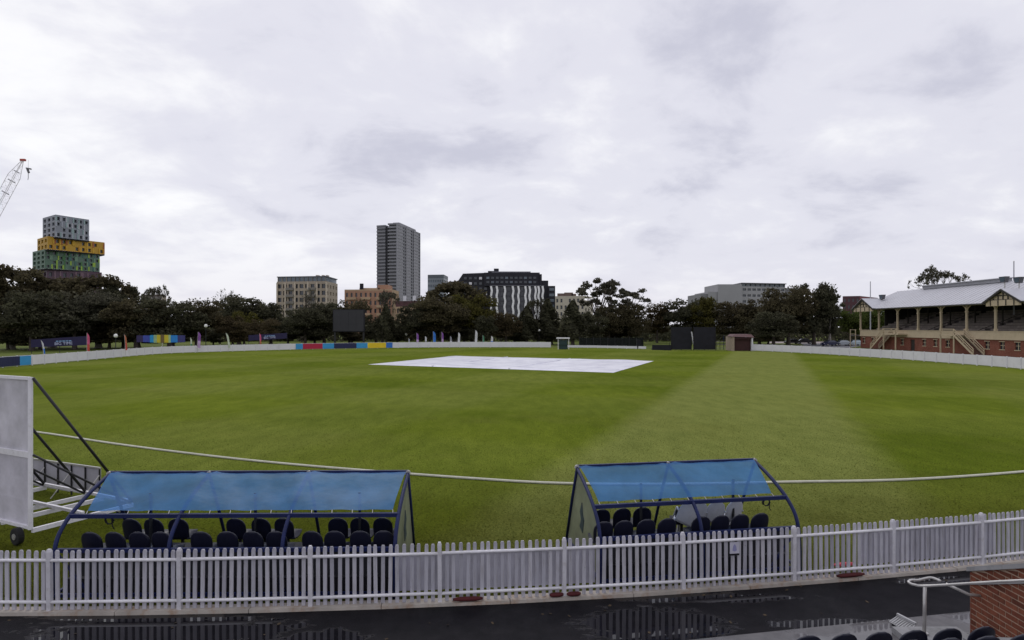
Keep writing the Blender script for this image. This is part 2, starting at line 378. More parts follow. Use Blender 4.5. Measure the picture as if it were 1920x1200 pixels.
for i, x in enumerate(posts_x):
    o = link('post', post_me, pf, loc((x, fence_y(x), .03)), math.atan2(fence_dir(x).y, fence_dir(x).x)); o.rotation_euler.y = rr.uniform(-.012, .012)
    if i == len(posts_x) - 1: break
    x2 = posts_x[i + 1]; A = Vector((x, fence_y(x), 0)); B = Vector((x2, fence_y(x2), 0)); d = (B - A).normalized(); n_ = Vector((d.y, -d.x, 0)); L = (B - A).length
    for z in (.20, .925):
        m = MB(); m.tube([loc(A + d * .03 + n_ * .035 + Vector((0,0,z))), loc(B - d * .03 + n_ * .035 + Vector((0,0,z + rr.uniform(-.006,.006))))], .028, 10); m.build('rail', WHITE_POST, pf, smooth=True)
    cnt = 17
    for k in range(cnt):
        q = A + d * (L * (k + 1) / (cnt + 1) + rr.uniform(-.006, .006)); o = link('picket', pk_me, pf, loc(q + Vector((0,0,rr.uniform(-.01, .01)))), math.atan2(d.y, d.x)); o.rotation_euler.y = rr.uniform(-.014, .014)
# mesh banners tied behind it
def fence_banner(px0, px1, label):
    xa, xb = fence_at(px0), fence_at(px1); n = 16; th = thing('fence_banner', label, 'banner', (xa, fence_y(xa), 0)); m = MB()
    for i in range(n + 1):
        x = xa + (xb - xa) * i / n; y = fence_y(x) + .055 + .008 * math.sin(i * 2.1)
        for z in (.235, .45, .68, .895): m.v.append((x - xa, y - fence_y(xa) + .006 * math.sin(i * 1.3 + z * 9), z))
    for i in range(n):
        for k in range(3): a = i * 4 + k; m.f.append((a, a + 4, a + 5, a + 1))
    m.build('sheet', SCRIM, th, smooth=True)
    e = MB(); e.tube([(xa - xa + (xb - xa) * i / 8, fence_y(xa + (xb - xa) * i / 8) + .055 - fence_y(xa), .905) for i in range(9)], .008, 5); e.build('hem_rope', WHITE_POST, th)
fence_banner(742, 1116, 'long white mesh banner tied behind the pickets between the two dugouts')
fence_banner(1612, 1872, 'white mesh banner tied behind the pickets near the right end of the fence')
RED = mat('red_sandbag_cloth', (.075, .009, .011), .8, .3, 8, bump=.01)
REDL = mat('pink_red_vinyl', (.62, .07, .09), .6, .2, 8)
def sandbag(px0, px1, z, m, label):
    xa, xb = fence_at(px0), fence_at(px1); b = MB(); n = 9; L = xb - xa
    for i in range(n):
        t_ = i / (n - 1); r = .044 * (1 - .55 * abs(2 * t_ - 1) ** 4); y = fence_y(xa + L * t_) - .085 + (.22 if z > .1 else 0)
        for k in range(8):
            a = 2 * math.pi * k / 8; b.v.append((xa + L * t_, y + math.cos(a) * r * 1.25, z + .103 + math.sin(a) * r * .9))
    for i in range(n - 1):
        for k in range(8): k2 = (k + 1) % 8; b.f.append((i*8+k, i*8+k2, (i+1)*8+k2, (i+1)*8+k))
    b.f.append(tuple(range(8))[::-1]); b.f.append(tuple(range((n-1)*8, n*8)))
    o = b.build('sandbag', m, smooth=True); tag(o, label, 'sandbag', 'red sandbags behind the fence')
sandbag(850, 906, 0, RED, 'long dark red sandbag under the fence rail below the middle banner')
sandbag(1030, 1056, 0, RED, 'short red sandbag under the fence just left of a post')
sandbag(1062, 1088, 0, RED, 'short red sandbag under the fence just right of a post')
sandbag(1565, 1616, 0, RED, 'red sandbag behind the fence to the right of the short dugout')
sandbag(1570, 1608, .13, REDL, 'bright pink red bag lying on the sandbag right of the short dugout')
# notice on the fence
xs_ = fence_at(1376); pl = thing('fence_notice', 'small white notice with dark bottom strip fixed to the pickets', 'sign', (xs_, fence_y(xs_), 0), math.atan2(fence_dir(xs_).y, fence_dir(xs_).x))
MB().box(-.095, .095, -.03, -.018, .66, .875).build('plate', mat('notice_plate', (.52, .51, .60), .5), pl)
MB().box(-.095, .095, -.034, -.016, .625, .655).build('strip', BLACK, pl)
e_ = MB(); e_.prism([(-.045, -.0325, .72), (.0, -.0325, .70), (.045, -.0325, .72), (.03, -.0325, .80), (0, -.0325, .845), (-.03, -.0325, .80)], (0, .002, 0)); e_.build('emblem', mat('notice_blue', (.28, .28, .48), .5), pl)

# ------------------------------------------------------------------ boundary rope
rp = [gp(*q) for q in [(-420,775),(-150,785),(60,810),(220,834),(400,857),(550,872.5),(700,885),(880,898.5),(1050,908),(1260,909.5),(1480,905.5),(1700,901),(1920,886),(2150,862),(2500,825)]]
rp = [p_ + Vector((0, 0, .035)) for p_ in rp]
m = MB(); m.tube(catmull(rp, 6), .042, 8); tag(m.build('boundary_rope', mat('rope_white', (.60, .59, .50), .8, .15, 3), smooth=True), 'white boundary rope curving across the grass behind the dugouts', 'rope')

# ------------------------------------------------------------------ pitch cover
A, B, C, E = gp(690, 683.5), gp(1150, 699), gp(1226, 677), gp(852, 667.5)
pc = thing('pitch_cover', 'large white plastic pitch cover spread flat in the middle of the oval', 'cover', A)
m = MB(); nu, nv = 40, 28; rr = random.Random(3)
bumps = [(rr.random(), rr.random(), rr.uniform(.03, .12), rr.uniform(.02, .07)) for _ in range(60)]
for i in range(nu + 1):
    for j in range(nv + 1):
        u, v = i / nu, j / nv; q = A * (1-u)*(1-v) + B * u*(1-v) + C * u*v + E * (1-u)*v
        z = .02 + .015 * math.sin(u * 40) * math.sin(v * 3) + sum(h * math.exp(-((u-a)**2 + (v-b)**2) / (r*r)) for a, b, r, h in bumps)
        if i in (0, nu) or j in (0, nv): z = .012
        m.v.append(tuple(q - A + Vector((0, 0, z))))
for i in range(nu):
    for j in range(nv): a = i*(nv+1)+j; m.f.append((a, a+nv+1, a+nv+2, a+1))
m.build('sheet', COVER, pc, smooth=True)
for u in (.3, .62):                    # overlapping seams of the sheets
    m = MB(); q0 = A*(1-u) + B*u; q1 = E*(1-u) + C*u; m.tube([q0 - A + (q1-q0)*k/10 + Vector((0,0,.09)) for k in range(11)], .05, 6); m.build('seam', COVER, pc, smooth=True)

# ------------------------------------------------------------------ moulded seats
def bucket(w=.21, z0=.38, z1=.82, curve=.9, lean=.10, th=.028):
    m = MB(); nu, nv = 12, 12
    for side in (0, 1):
        for j in range(nv + 1):
            v = j / nv; z = z0 + (z1 - z0) * v; hw = w * (1 - .10 * (1 - v)) * (1 if v < .45 else math.sqrt(max(.05, 1 - ((v - .45) / .56) ** 2.4)))
            for i in range(nu + 1):
                xx = (2 * i / nu - 1) * hw; y = -lean * v - .0 + curve * xx * xx + (th if side else 0); m.v.append((xx, y, z))
    st = (nu + 1) * (nv + 1)
    for j in range(nv):
        for i in range(nu):
            a = j*(nu+1)+i; m.f.append((a, a+1, a+nu+2, a+nu+1)); b = a + st; m.f.append((b, b+nu+1, b+nu+2, b+1))
    for j in range(nv):
        a = j*(nu+1); m.f.append((a, a+nu+1, a+nu+1+st, a+st)); a += nu; m.f.append((a, a+st, a+nu+1+st, a+nu+1))
    for i in range(nu):
        m.f.append((i, i+st, i+1+st, i+1)); a = nv*(nu+1)+i; m.f.append((a, a+1, a+1+st, a+st))
    return m
def pan(w=.21, z=.38):
    m = MB(); n = 6
    for i in range(n + 1):
        y = .02 + .40 * i / n; hw = w * (.92 + .08 * math.sin(math.pi * i / n)); zz_ = z + .05 * (i / n) ** 2 - .02 * math.sin(math.pi * i / n)
        m.v += [(-hw, y, zz_ + .02), (hw, y, zz_ + .02), (hw, y, zz_ - .015), (-hw, y, zz_ - .015)]
    for i in range(n):
        for k in range(4): k2 = (k+1) % 4; m.f.append((i*4+k, i*4+k2, i*4+4+k2, i*4+4+k))
    m.f += [(3,2,1,0), (n*4, n*4+1, n*4+2, n*4+3)]; return m
seat_back = bucket().mesh('backrest', NAVYSEAT, True); seat_pan = pan().mesh('seat_pan', NAVYSEAT, True)
lg = MB(); lg.bar((0, .18, 0), (0, .18, .37), .05); lg.box(-.16, .16, .10, .26, 0, .015); lg.bar((-.16, .18, .35), (.16, .18, .35), .04); seat_leg = lg.mesh('leg', BLACKSTEEL)
def seat(label, loc_, rz, group, name='bucket_chair'):
    t = thing(name, label, 'chair', loc_, rz, group); link('backrest', seat_back, t); link('seat_pan', seat_pan, t); link('leg', seat_leg, t); return t

# ------------------------------------------------------------------ dugouts
ARC = [(0, 0), (0, .5), (.05, .9), (.17, 1.16), (.45, 1.40), (.85, 1.61), (1.27, 1.78), (1.68, 1.91)]
def arc_pts(n=5): return [Vector((0, a[0], a[1])) for a in [(p_.x, p_.y) for p_ in catmull([Vector((u, z, 0)) for u, z in ARC], n)]]
ARCF = arc_pts()
def arch_at(u):                         # height of the curved back at depth u, upper part
    for a, b in zip(ARCF, ARCF[1:]):
        if a.y <= u <= b.y and b.y > a.y: return a.z + (b.z - a.z) * (u - a.y) / (b.y - a.y)
    return 1.91
EMBLEM = mat('dark_emblem_print', (.03, .05, .06), .6)
def dugout(label, tl, tr, bays, panel_sides, word, near_label):
    d = (tr - tl); d.z = 0; L = d.length; d.normalize(); ang = math.atan2(d.y, d.x); dep = Vector((-d.y, d.x, 0)); o = tl - dep * 1.68; o.z = 0
    t = thing('dugout', label, 'dugout', o, ang)
    w = L / bays
    for i in range(bays + 1):
        x = w * i; m = MB()
        m.tube([(x, p_.y, p_.z) for p_ in ARCF], .038, 8); m.build('arch', BLUESTEEL, t, smooth=True)
        m = MB(); m.tube([(x, 1.68, 1.90), (x, 2.05, 1.2), (x, 2.62, .0)], .034, 8); m.build('front_post', BLUESTEEL, t, smooth=True)
        m = MB(); m.bar((x, .0, .10), (x, 2.6, .10), .05); m.build('base_rail', BLUESTEEL, t)
        m = MB(); m.tube([(x, 1.66, 1.93), (x, 1.70, 1.93)], .055, 8); m.build('cap', STEEL, t)
        if 0 < i <= bays:
            m = MB(); m.bar((x - w * .42, 1.05, .1), (x - w * .42, 1.05, 1.68), .045); m.build('inner_post', BLACKSTEEL, t)
    for nm, y, z, th_ in (('ridge_rail', 1.70, 1.945, .065), ('beam', .47, 1.405, .075), ('lower_rail', .045, .90, .07), ('base_beam', 0, .10, .06), ('base_beam', 2.6, .05, .05)):
        m = MB(); m.bar((0, y, z), (L, y, z), th_, th_); m.build(nm, BLUESTEEL, t)
    for x0 in ([0] if panel_sides[1] else [L]):
        s_ = 1 if x0 == 0 else -1; m = MB(); m.bar((x0, .05, .9), (x0 + s_ * .6, .05, .15), .035); m.build('brace', BLUESTEEL, t)
    # floor platform for the seats
    MB().box(.12, L - .12, .18, 2.15, .02, .33).build('platform', BLACK, t)
    MB().box(.25 if not panel_sides[0] else .1, L - (.25 if not panel_sides[1] else .1), .06, .085, .42, .86).build('back_sheet', mat('dark_back_panel', (.013, .014, .02), .7), t)
    # tarpaulin over the top
    a, b = (.12 if panel_sides[0] else .30), (L - .12 if panel_sides[1] else L - .30); nu, nv = bays * 14, 9; m = MB()
    for i in range(nu + 1):
        u = i / nu
        for j in range(nv + 1):
            v = j / nv; y = .52 + 1.13 * v; aa = a * (1 - v) + .04 * v; bb = b * (1 - v) + (L - .04) * v; x = aa + (bb - aa) * u
            ph = (x / w) % 1.0; sag = math.sin(math.pi * ph) ** .7
            z = arch_at(min(y, 1.68)) + .045 + .035 * min(1, v * 5) - .04 * max(0, v - .85) / .15 - .10 * sag * math.sin(math.pi * min(1, v * 1.0)) + .010 * math.sin(x * 9 + v * 6) * sag * (1 - v * .4)
            z += .030 * math.exp(-((ph - .06 - .30 * (1 - v)) / .04) ** 2) * v * v + .028 * math.exp(-((1 - ph - .05 - .34 * (1 - v)) / .045) ** 2) * v * v + .014 * math.exp(-((ph - .10 - .55 * (1 - v)) / .05) ** 2) * v
            m.v.append((x, y, z))
    for i in range(nu):
        for j in range(nv): q = i*(nv+1)+j; m.f.append((q, q+nv+1, q+nv+2, q+1))
    tp = m.build('tarpaulin', TARP, t, smooth=True)
    for i in range(bays * 5 + 1):       # ties holding the lower hem to the beam
        x = a + (b - a) * i / (bays * 5); m = MB(); m.bar((x, .52, arch_at(.52) + .045), (x + .012, .46, 1.445), .011); m.build('tie', STEEL, tp)
    for k, s_ in enumerate(panel_sides):
        if not s_: continue
        x = -.0 if k == 0 else L; ox = .02 if k == 0 else -.02
        prof = [(x + ox, p_.y + .02, p_.z) for p_ in ARCF if p_.z > .05] + [(x + ox, 1.70, 1.86), (x + ox, 2.58, .06)]
        m = MB(); m.prism(prof, (.008, 0, 0)); pn = m.build('end_panel', POLY, t)
        m = MB(); q = [(1.35, 1.25), (1.50, 1.02), (1.40, .88), (1.52, .70), (1.30, .62), (1.20, .92), (1.28, 1.0)]
        m.prism([(x + ox - .012, u, z) for u, z in q], (.03, 0, 0)); m.build('emblem', EMBLEM, pn)
    # seats: near row of four and far row of three in each bay
    n = 0
    return t, o, ang, w
def place_seats(t, o, ang, w, bays, near_off, far_off, lab, grp):
    rot = Matrix.Rotation(ang, 3, 'Z'); rr = random.Random(len(lab)); k = 0; kf = 0
    for b in range(bays):
        for off in near_off[b]:
            seat('navy bucket chair %s from the left in the near row of the %s dugout' % (ORD[k], lab), o + rot @ Vector((off, .36, .34)), ang + rr.uniform(-.12, .05), grp); k += 1
        for off in far_off[b]:
            seat('navy bucket chair %s from the left in the far row of the %s dugout' % (ORD[kf], lab), o + rot @ Vector((off, 1.22, .33)), ang + rr.uniform(-.12, .05), grp); kf += 1
t1, o1, a1, w1 = dugout('long blue dugout with three bays and a blue tarpaulin roof', at(205, 890, 13.34), at(765, 888, 13.43), 3, (False, True), 'long', '')
def inrow(pxs, depth, o, ang):          # offsets along a row for picture columns
    d = Vector((math.cos(ang), math.sin(ang), 0)); q = o + Vector((-d.y, d.x, 0)) * depth; out = []
    for px in pxs: k = (px - 960) / F; out.append((k * q.y - q.x) / (d.x - k * d.y))
    return out
LS = [[173, 217, 262, 304], [378, 427, 475, 519], [586, 628, 676, 720]]; LF = [[248, 289, 335], [443, 490, 533], [634, 675, 718]]
place_seats(t1, o1, a1, w1, 3, [inrow(q, .36, o1, a1) for q in LS], [inrow(q, 1.22, o1, a1) for q in LF], 'long', 'chairs in the long dugout')
t2, o2, a2, w2 = dugout('short blue dugout with two bays and white chairs inside', at(1082, 878, 13.94), at(1415, 865, 14.66), 2, (True, False), 'short', '')
RS = [[1131, 1169, 1211, 1250], [1314, 1350, 1387, 1424]]; RF = [[1127, 1166, 1204], [1283]]
place_seats(t2, o2, a2, w2, 2, [inrow(q, .36, o2, a2) for q in RS], [inrow(q, 1.22, o2, a2) for q in RF], 'short', 'chairs in the short dugout')

# white plastic chairs in the short dugout
WPL = mat('white_plastic', (.60, .60, .63), .4, .08, 6, .5, grime=((.4, .4, .38), .35))
def make_chair():
    t = thing('plastic_chair', '', 'chair')
    b = bucket(.22, .42, .90, .5, .14, .018); b.build('backrest', WPL, t, smooth=True); pan(.225, .42).build('seat_pan', WPL, t, smooth=True)
    for sx in (-1, 1):
        for y in (.03, .40): m = MB(); m.bar((sx * .20, y, .42), (sx * .235, y + (.04 if y > .2 else -.05), 0), .045, .03); m.build('leg', WPL, t)
        m = MB(); m.tube([(sx * .21, -.06, .64), (sx * .25, .15, .66), (sx * .25, .36, .63), (sx * .23, .40, .42)], .018, 6); m.build('armrest', WPL, t, smooth=True)
    return t
ch0 = make_chair(); rot2 = Matrix.Rotation(a2, 3, 'Z')
offs = inrow([1262, 1308, 1341, 1375], 1.1, o2, a2)
labs = ['white plastic chair tipped sideways at the left of the other white chairs', 'left one of three upright white plastic chairs in the short dugout', 'middle one of three upright white plastic chairs in the short dugout', 'right one of three upright white plastic chairs in the short dugout']
for i, (of, lb) in enumerate(zip(offs, labs)):
    c = ch0 if i == 0 else dup(ch0)
    c.location = o2 + rot2 @ Vector((of, 1.0 if i == 0 else 1.12, .335)); c.rotation_euler = (0, 0, a2 + (.0, .08, -.05, .12)[i])
    if i == 0: c.rotation_euler = (R(-8), R(24), a2 - .5); c.location.z = .42
    tag(c, lb, 'chair', 'white plastic chairs')
# coils of cable hung on the beams
def coil(o, ang, off, label):
    p0 = o + Matrix.Rotation(ang, 3, 'Z') @ Vector((off, .60, 1.33)); m = MB(); rr = random.Random(int(off * 100))
    pts = [Vector((math.cos(a) * (.075 + rr.uniform(-.018, .018)), rr.uniform(-.02, .02), math.sin(a) * .07 - .05)) for a in [k * 2 * math.pi / 10 for k in range(42)]]
    pts += [Vector((.06, 0, -.16)), Vector((.09, .01, -.22))]
    m.tube(pts, .010, 5); ob = m.build('cable_coil', BLACK, smooth=True); ob.location = p0; tag(ob, label, 'cable', 'cable coils on the dugouts')
coil(o1, a1, inrow([205], .6, o1, a1)[0], 'dark coil of cable hanging at the left end of the long dugout')
coil(o2, a2, inrow([1437], .6, o2, a2)[0], 'dark coil of cable hanging at the right end of the short dugout')

# ------------------------------------------------------------------ sight screen at the left
sc_a = Vector((-11.0, 14.62, 0)); sdir = Vector((-.894, .447, 0)); sn = Vector((.447, .894, 0)); WID = 6.0
ss = thing('sight_screen', 'tall white mesh sight screen on wheels at the left edge', 'sight screen', sc_a)
def sl(u, d, z): return sdir * u + sn * d + Vector((0, 0, z))
def panel(z0, z1, nm):
    m = MB(); n = 10
    for i in range(n + 1):
        for k in range(5): m.v.append(tuple(sl(WID * i / n, .02 + .012 * math.sin(i * 2 + k), z0 + (z1 - z0) * k / 4)))
    for i in range(n):
        for k in range(4): a = i*5+k; m.f.append((a, a+5, a+6, a+1))
    m.build(nm, SCREENMESH, ss, smooth=True)
panel(.43, 2.0, 'mesh_panel'); panel(2.12, 3.78, 'mesh_panel')
for u in (0, 2.0, 4.0, 6.0):
    m = MB(); m.bar(sl(u, 0, .36), sl(u, 0, 3.84), .07); m.build('upright', WHITE_POST, ss)
for z, h in ((.40, .07), (2.06, .13), (3.81, .07)):
    m = MB(); m.bar(sl(.03, .0, z), sl(WID, 0, z), .06, h); m.build('cross_rail', WHITE_POST, ss)
for u in (.0, 1.3, 2.0, 4.0, 6.0):
    m = MB(); m.bar(sl(u, .03, .33), sl(u, 2.4, .33), .07, .10); m.build('base_rail', WHITE_POST, ss)
for d_ in (1.15, 2.35):
    m = MB(); m.bar(sl(0, d_, .44), sl(WID, d_, .44), .07, .07); m.build('base_cross_rail', WHITE_POST, ss)
for u in (0.0, 2.0, 4.0, 6.0):
    m = MB(); m.tube([sl(u - .02, .04, 3.82), sl(u - .02, 2.36, .42)], .035, 8); m.build('strut', BLACKSTEEL, ss, smooth=True)
    m = MB(); m.tube([sl(u - .02, .04, 2.06), sl(u - .02, 2.3, .42)], .026, 8); m.build('strut', BLACKSTEEL, ss, smooth=True)
for u in (.30, 5.7):
    for d_ in (-.12, 2.3):
        m = MB(); c = sl(u, d_, .20); m.tube([c - sn * .065, c - sn * .055, c + sn * .055, c + sn * .065], [.165, .195, .195, .165], 20); wh = m.build('wheel', RUBBER, ss, smooth=False)
        m = MB(); m.tube([c - sn * .08, c + sn * .08], .07, 12); m.build('rim', STEEL, wh)
        m = MB(); m.bar(c + Vector((0,0,.0)) + sn * .09, c + Vector((0,0,.2)) + sn * .09, .04); m.build('axle_bracket', WHITE_POST, ss)

# advertising boards seen from behind, beyond the screen
ab0, ab1 = Vector((-16.6, 20.6, 0)), Vector((-11.9, 18.5, 0))
ab = thing('advertising_board', 'grey back of an advertising board with dark stays behind the sight screen', 'board', ab0)
d = ab1 - ab0; L = d.length; d.normalize(); n_ = Vector((d.y, -d.x, 0)); 
for i in range(4):
    m = MB(); q0 = d * (L * i / 4 + .01); q1 = d * (L * (i + 1) / 4 - .01); m.hexa([q0 + Vector((0,0,.08)), q1 + Vector((0,0,.08)), q1 - n_*.03 + Vector((0,0,.08)), q0 - n_*.03 + Vector((0,0,.08))], [q0 + Vector((0,0,.88)), q1 + Vector((0,0,.88)), q1 - n_*.03 + Vector((0,0,.88)), q0 - n_*.03 + Vector((0,0,.88))])
    m.build('board_panel', mat('board_back_grey', (.46, .45, .51), .6), ab)
for i in range(9):
    q = d * (L * i / 8); m = MB(); m.bar(q + n_*.02, q + n_*.02 + Vector((0,0,.88)), .035); m.build('stay', BLACKSTEEL, ab)
    if i % 2 == 0: m = MB(); m.bar(q + n_*.03 + Vector((0,0,.7)), q + n_*.6 + Vector((0,0,.02)), .025); m.build('prop', STEEL, ab)
m = MB(); m.bar(Vector((0,0,.90)), d * L + Vector((0,0,.90)), .05); m.build('top_rail', STEEL, ab)

# ------------------------------------------------------------------ far boundary fence
def resample(P, step):
    out = [P[0]]; acc = 0
    for a, b in zip(P, P[1:]):
        L = (b - a).length; t_ = step - acc
        while t_ <= L: out.append(a + (b - a) * (t_ / L)); t_ += step
        acc = (acc + L) % step
    return out
def pxof(p_): return 960 + F * p_.x / p_.y
def far_fence(px0, px1, h, label, m=FARWHITE, step=2.4, z0=.10):
    P = resample([q for q in FARC if px0 - 12 <= pxof(q) <= px1 + 12], .3); P = [q for q in P if px0 <= pxof(q) <= px1]; P = P[::int(step / .3)]
    t = thing('boundary_fence', label, 'fence', P[0]); rr = random.Random(len(label))
    for a, b in zip(P, P[1:]):
        d = (b - a).normalized(); n_ = Vector((d.y, -d.x, 0)); mb = MB(); j = rr.uniform(-.012, .012)
        a_, b_ = a + d * .02 + n_ * j, b - d * .02 + n_ * j; z = Vector((0, 0, 1)); hh = h + rr.uniform(-.012, .012)
        mb.hexa([a_ + z*z0, b_ + z*z0, b_ - n_*.05 + z*z0, a_ - n_*.05 + z*z0], [a_ + z*hh, b_ + z*hh, b_ - n_*.05 + z*hh, a_ - n_*.05 + z*hh]); mb.build('fence_panel', m, t, world=True)
        mb = MB(); c = a - n_ * .0; mb.bar(c, c + z * (h + .05), .11); mb.build('post', FARWHITE, t, world=True)
    return t
far_fence(-150, 1046, 1.32, 'long white boundary fence curving round the far left of the oval')
far_fence(1062, 1222, .62, 'low white boundary boards left of the black sight screen')
far_fence(1408, 2060, 1.36, 'white boundary fence in front of the brick grandstand')
CB = {'sky': (.04, .30, .62), 'crimson': (.42, .012, .055), 'navy': (.012, .016, .075), 'yellow': (.78, .56, .02), 'blue': (.03, .16, .55), 'white': (.6, .6, .64)}
CM = {k: mat('print_' + k, v, .5, .08, 1) for k, v in CB.items()}
def colour_boards(segs, label, h=1.28):
    a = [q for q in resample(FARC, .25)]; t = None
    for px0, px1, c in segs:
        P = [q for q in a if px0 - .9 <= pxof(q) <= px1 + .9]
        if t is None: t = thing('printed_board', label, 'board', P[0])
        mb = MB(); n = len(P)
        for i, q in enumerate(P):
            d = (P[min(i+1, n-1)] - P[max(i-1, 0)]).normalized(); n_ = Vector((d.y, -d.x, 0)); f = q + n_ * .12
            for zc in (.12, h): mb.v += [tuple(f + Vector((0,0,zc))), tuple(f - n_ * .04 + Vector((0,0,zc)))]
        for i in range(n - 1):
            k = i*4; mb.f += [(k, k+4, k+6, k+2), (k+1, k+3, k+7, k+5), (k+2, k+6, k+7, k+3), (k, k+1, k+5, k+4)]
        mb.f += [(0, 2, 3, 1), (n*4-4, n*4-3, n*4-1, n*4-2)]; mb.build('board_section', CM[c], t, world=True)
colour_boards([(555,568,'sky'),(568,604,'crimson'),(604,626,'sky'),(626,669,'navy'),(669,689,'sky'),(689,724,'yellow'),(724,736,'blue')], 'printed board in sky blue, crimson, navy and yellow on the far fence')
colour_boards([(-140,36,'navy'),(36,58,'sky')], 'navy and sky blue printed board at the left end of the fence')

# ------------------------------------------------------------------ black far sight screen and things beside it
def D_at(py): return F * H / (py - HZ)
fs = thing('black_sight_screen', 'black two panel sight screen standing on the far boundary', 'sight screen', gp(1300, 657))
for (a, b) in ((1259, 1297), (1301, 1342)):
    Da = D_at(657); q0, q1 = xd(a, Da), xd(b, Da + .6); mb = MB(); z = Vector((0,0,1))
    back = Vector((0, .12, 0)); mb.hexa([q0 + z*.15, q1 + z*.15, q1 + back + z*.15, q0 + back + z*.15], [q0 + z*4.85, q1 + z*4.85, q1 + back + z*4.85, q0 + back + z*4.85]); mb.build('screen_panel', BLACK, fs, world=True)
    for q in (q0, (q0 + q1) / 2, q1):
        mb = MB(); mb.bar(q + back * 2, q + back * 2 + z * 4.9, .1); mb.bar(q + back + z * 3.8, q + Vector((0, 2.2, .1)), .08); mb.build('support', BLACKSTEEL, fs, world=True)
q = xd(1299, D_at(657) + .5); mb = MB(); mb.bar(q + Vector((-.25, 0, 3.9)), q + Vector((.15, 0, 1.2)), .22, .05); mb.build('loose_flap', FARWHITE, fs, world=True)
bb = thing('low_black_board', 'low black board on the ground left of the black sight screen', 'board', gp(1240, 656)); mb = MB(); q0, q1 = gp(1223, 656), gp(1258, 657)
mb.hexa([q0, q1, q1 + Vector((0,.3,0)), q0 + Vector((0,.3,0))], [q0 + Vector((0,0,1.05)), q1 + Vector((0,0,1.15)), q1 + Vector((0,.15,1.15)), q0 + Vector((0,.15,1.05))]); mb.build('panel', BLACK, bb, world=True)
mb = MB(); mb.box(q0.x, q1.x, q0.y + .3, q0.y + 1.0, .05, .25); mb.build('foot', BLACKSTEEL, bb, world=True)
# brick hut
hut = thing('brick_hut', 'small red brick hut with open dark front beside the sight screen', 'hut', gp(1392, 657)); Dh = D_at(658); x0, x1 = xd(1373, Dh).x, xd(1412, Dh).x
HB = mat('hut_brown', (.045, .016, .016), .8, .3, 1)
def hb(nm, m, *a): MB().box(*a).build(nm, m, hut, world=True)
hb('side_wall', mat('hut_stone', (.34, .27, .21), .8), x0, x0 + .45, Dh, Dh + 4, 0, 2.9); hb('side_wall', FARWHITE, x1 - .3, x1, Dh, Dh + 4, 0, 2.7); hb('back_wall', HB, x0 + .45, x1 - .3, Dh + 3.7, Dh + 4, 0, 2.7)
hb('lintel', HB, x0 + .45, x1 - .3, Dh + .05, Dh + .4, 2.35, 2.75); hb('roller_door', HB, x0 + .45, x1 - .3, Dh + .5, Dh + .6, .02, 2.35)
mb = MB(); mb.prism([(x0 - .2, Dh - .3, 2.92), (x1 + .2, Dh - .3, 2.76), (x1 + .1, Dh + 1.2, 3.35), (x0 + .9, Dh + 1.2, 3.35)], (0, 3, .05)); mb.build('roof', mat('red_roof', (.085, .032, .032), .7), hut, world=True)
# roller and barriers between hut and screen
bar_ = thing('crowd_barrier', 'dark steel barrier frames between the black screen and the brick hut', 'barrier', gp(1355, 657)); Db = D_at(656)
for k, px in enumerate((1343, 1350, 1357, 1364, 1371)):
    mb = MB(); q = xd(px, Db); mb.bar(q, q + Vector((0, 0, 1.9 if k != 2 else 3.0)), .09); mb.build('upright', BLUESTEEL if k in (2, 3) else BLACKSTEEL, bar_, world=True)
for z in (.4, 1.1, 1.8):
    mb = MB(); mb.bar(xd(1343, Db) + Vector((0,0,z)), xd(1371, Db) + Vector((0,0,z)), .07); mb.build('bar', STEEL, bar_, world=True)
# green shelter
sh = thing('green_shelter', 'small dark green shelter with white canopy at the far boundary', 'shelter', gp(1056, 655)); Ds = D_at(655); x0, x1 = xd(1046, Ds).x, xd(1067, Ds).x
GREENP = mat('dark_green_panel', (.018, .045, .045), .6)
for nm, m_, a in (('body', GREENP, (x0+.35, x1-.3, Ds+.1, Ds+1.8, .05, 1.95)), ('canopy', FARWHITE, (x0-.2, x1+.15, Ds-.2, Ds+2, 2.3, 2.55)), ('post', FARWHITE, (x1-.12, x1, Ds-.05, Ds+.1, 0, 2.3)), ('post', FARWHITE, (x0, x0+.12, Ds-.05, Ds+.1, 0, 2.3)), ('counter', GREENP, (x0+.2, x1-.25, Ds-.15, Ds+.1, 1.0, 1.1))):
    MB().box(*a).build(nm, m_, sh, world=True)
# dark practice net fence
nf = thing('practice_net_fence', 'long dark mesh fence of the practice nets left of the sight screen', 'fence', xd(1090, 158)); NETM = sheetmat('dark_netting', (.02, .024, .022), .42, .9, .01, .1)
for i in range(9):
    q0, q1 = xd(1086 + i * 13.4, 158), xd(1086 + (i + 1) * 13.4, 158); mb = MB(); z = Vector((0,0,1))
    mb.hexa([q0 + z*.05, q1 + z*.05, q1 + Vector((0,.03,.05)), q0 + Vector((0,.03,.05))], [q0 + z*2.2, q1 + z*2.2, q1 + Vector((0,.03,2.2)), q0 + Vector((0,.03,2.2))]); mb.build('net_panel', NETM, nf, world=True)
    mb = MB(); mb.bar(q0, q0 + z * 2.5, .1); mb.build('post', BLACKSTEEL, nf, world=True)
# dark bin
bn = thing('bin', 'black wheelie bin beside the right end of the practice nets', 'bin', gp(1197, 654.5)); MB().hexa([(-.28,-.3,.08),(.28,-.3,.08),(.28,.3,.08),(-.28,.3,.08)], [(-.42,-.42,1.9),(.42,-.42,1.9),(.42,.42,1.9),(-.42,.42,1.9)]).build('body', BLACK, bn); MB().box(-.45,.45,-.46,.46,1.905,2.0).build('lid', BLACK, bn)
for s_ in (-1, 1): MB().tube([(s_*.3, .3, .1), (s_*.38, .3, .1)], .1, 10).build('wheel', RUBBER, bn)

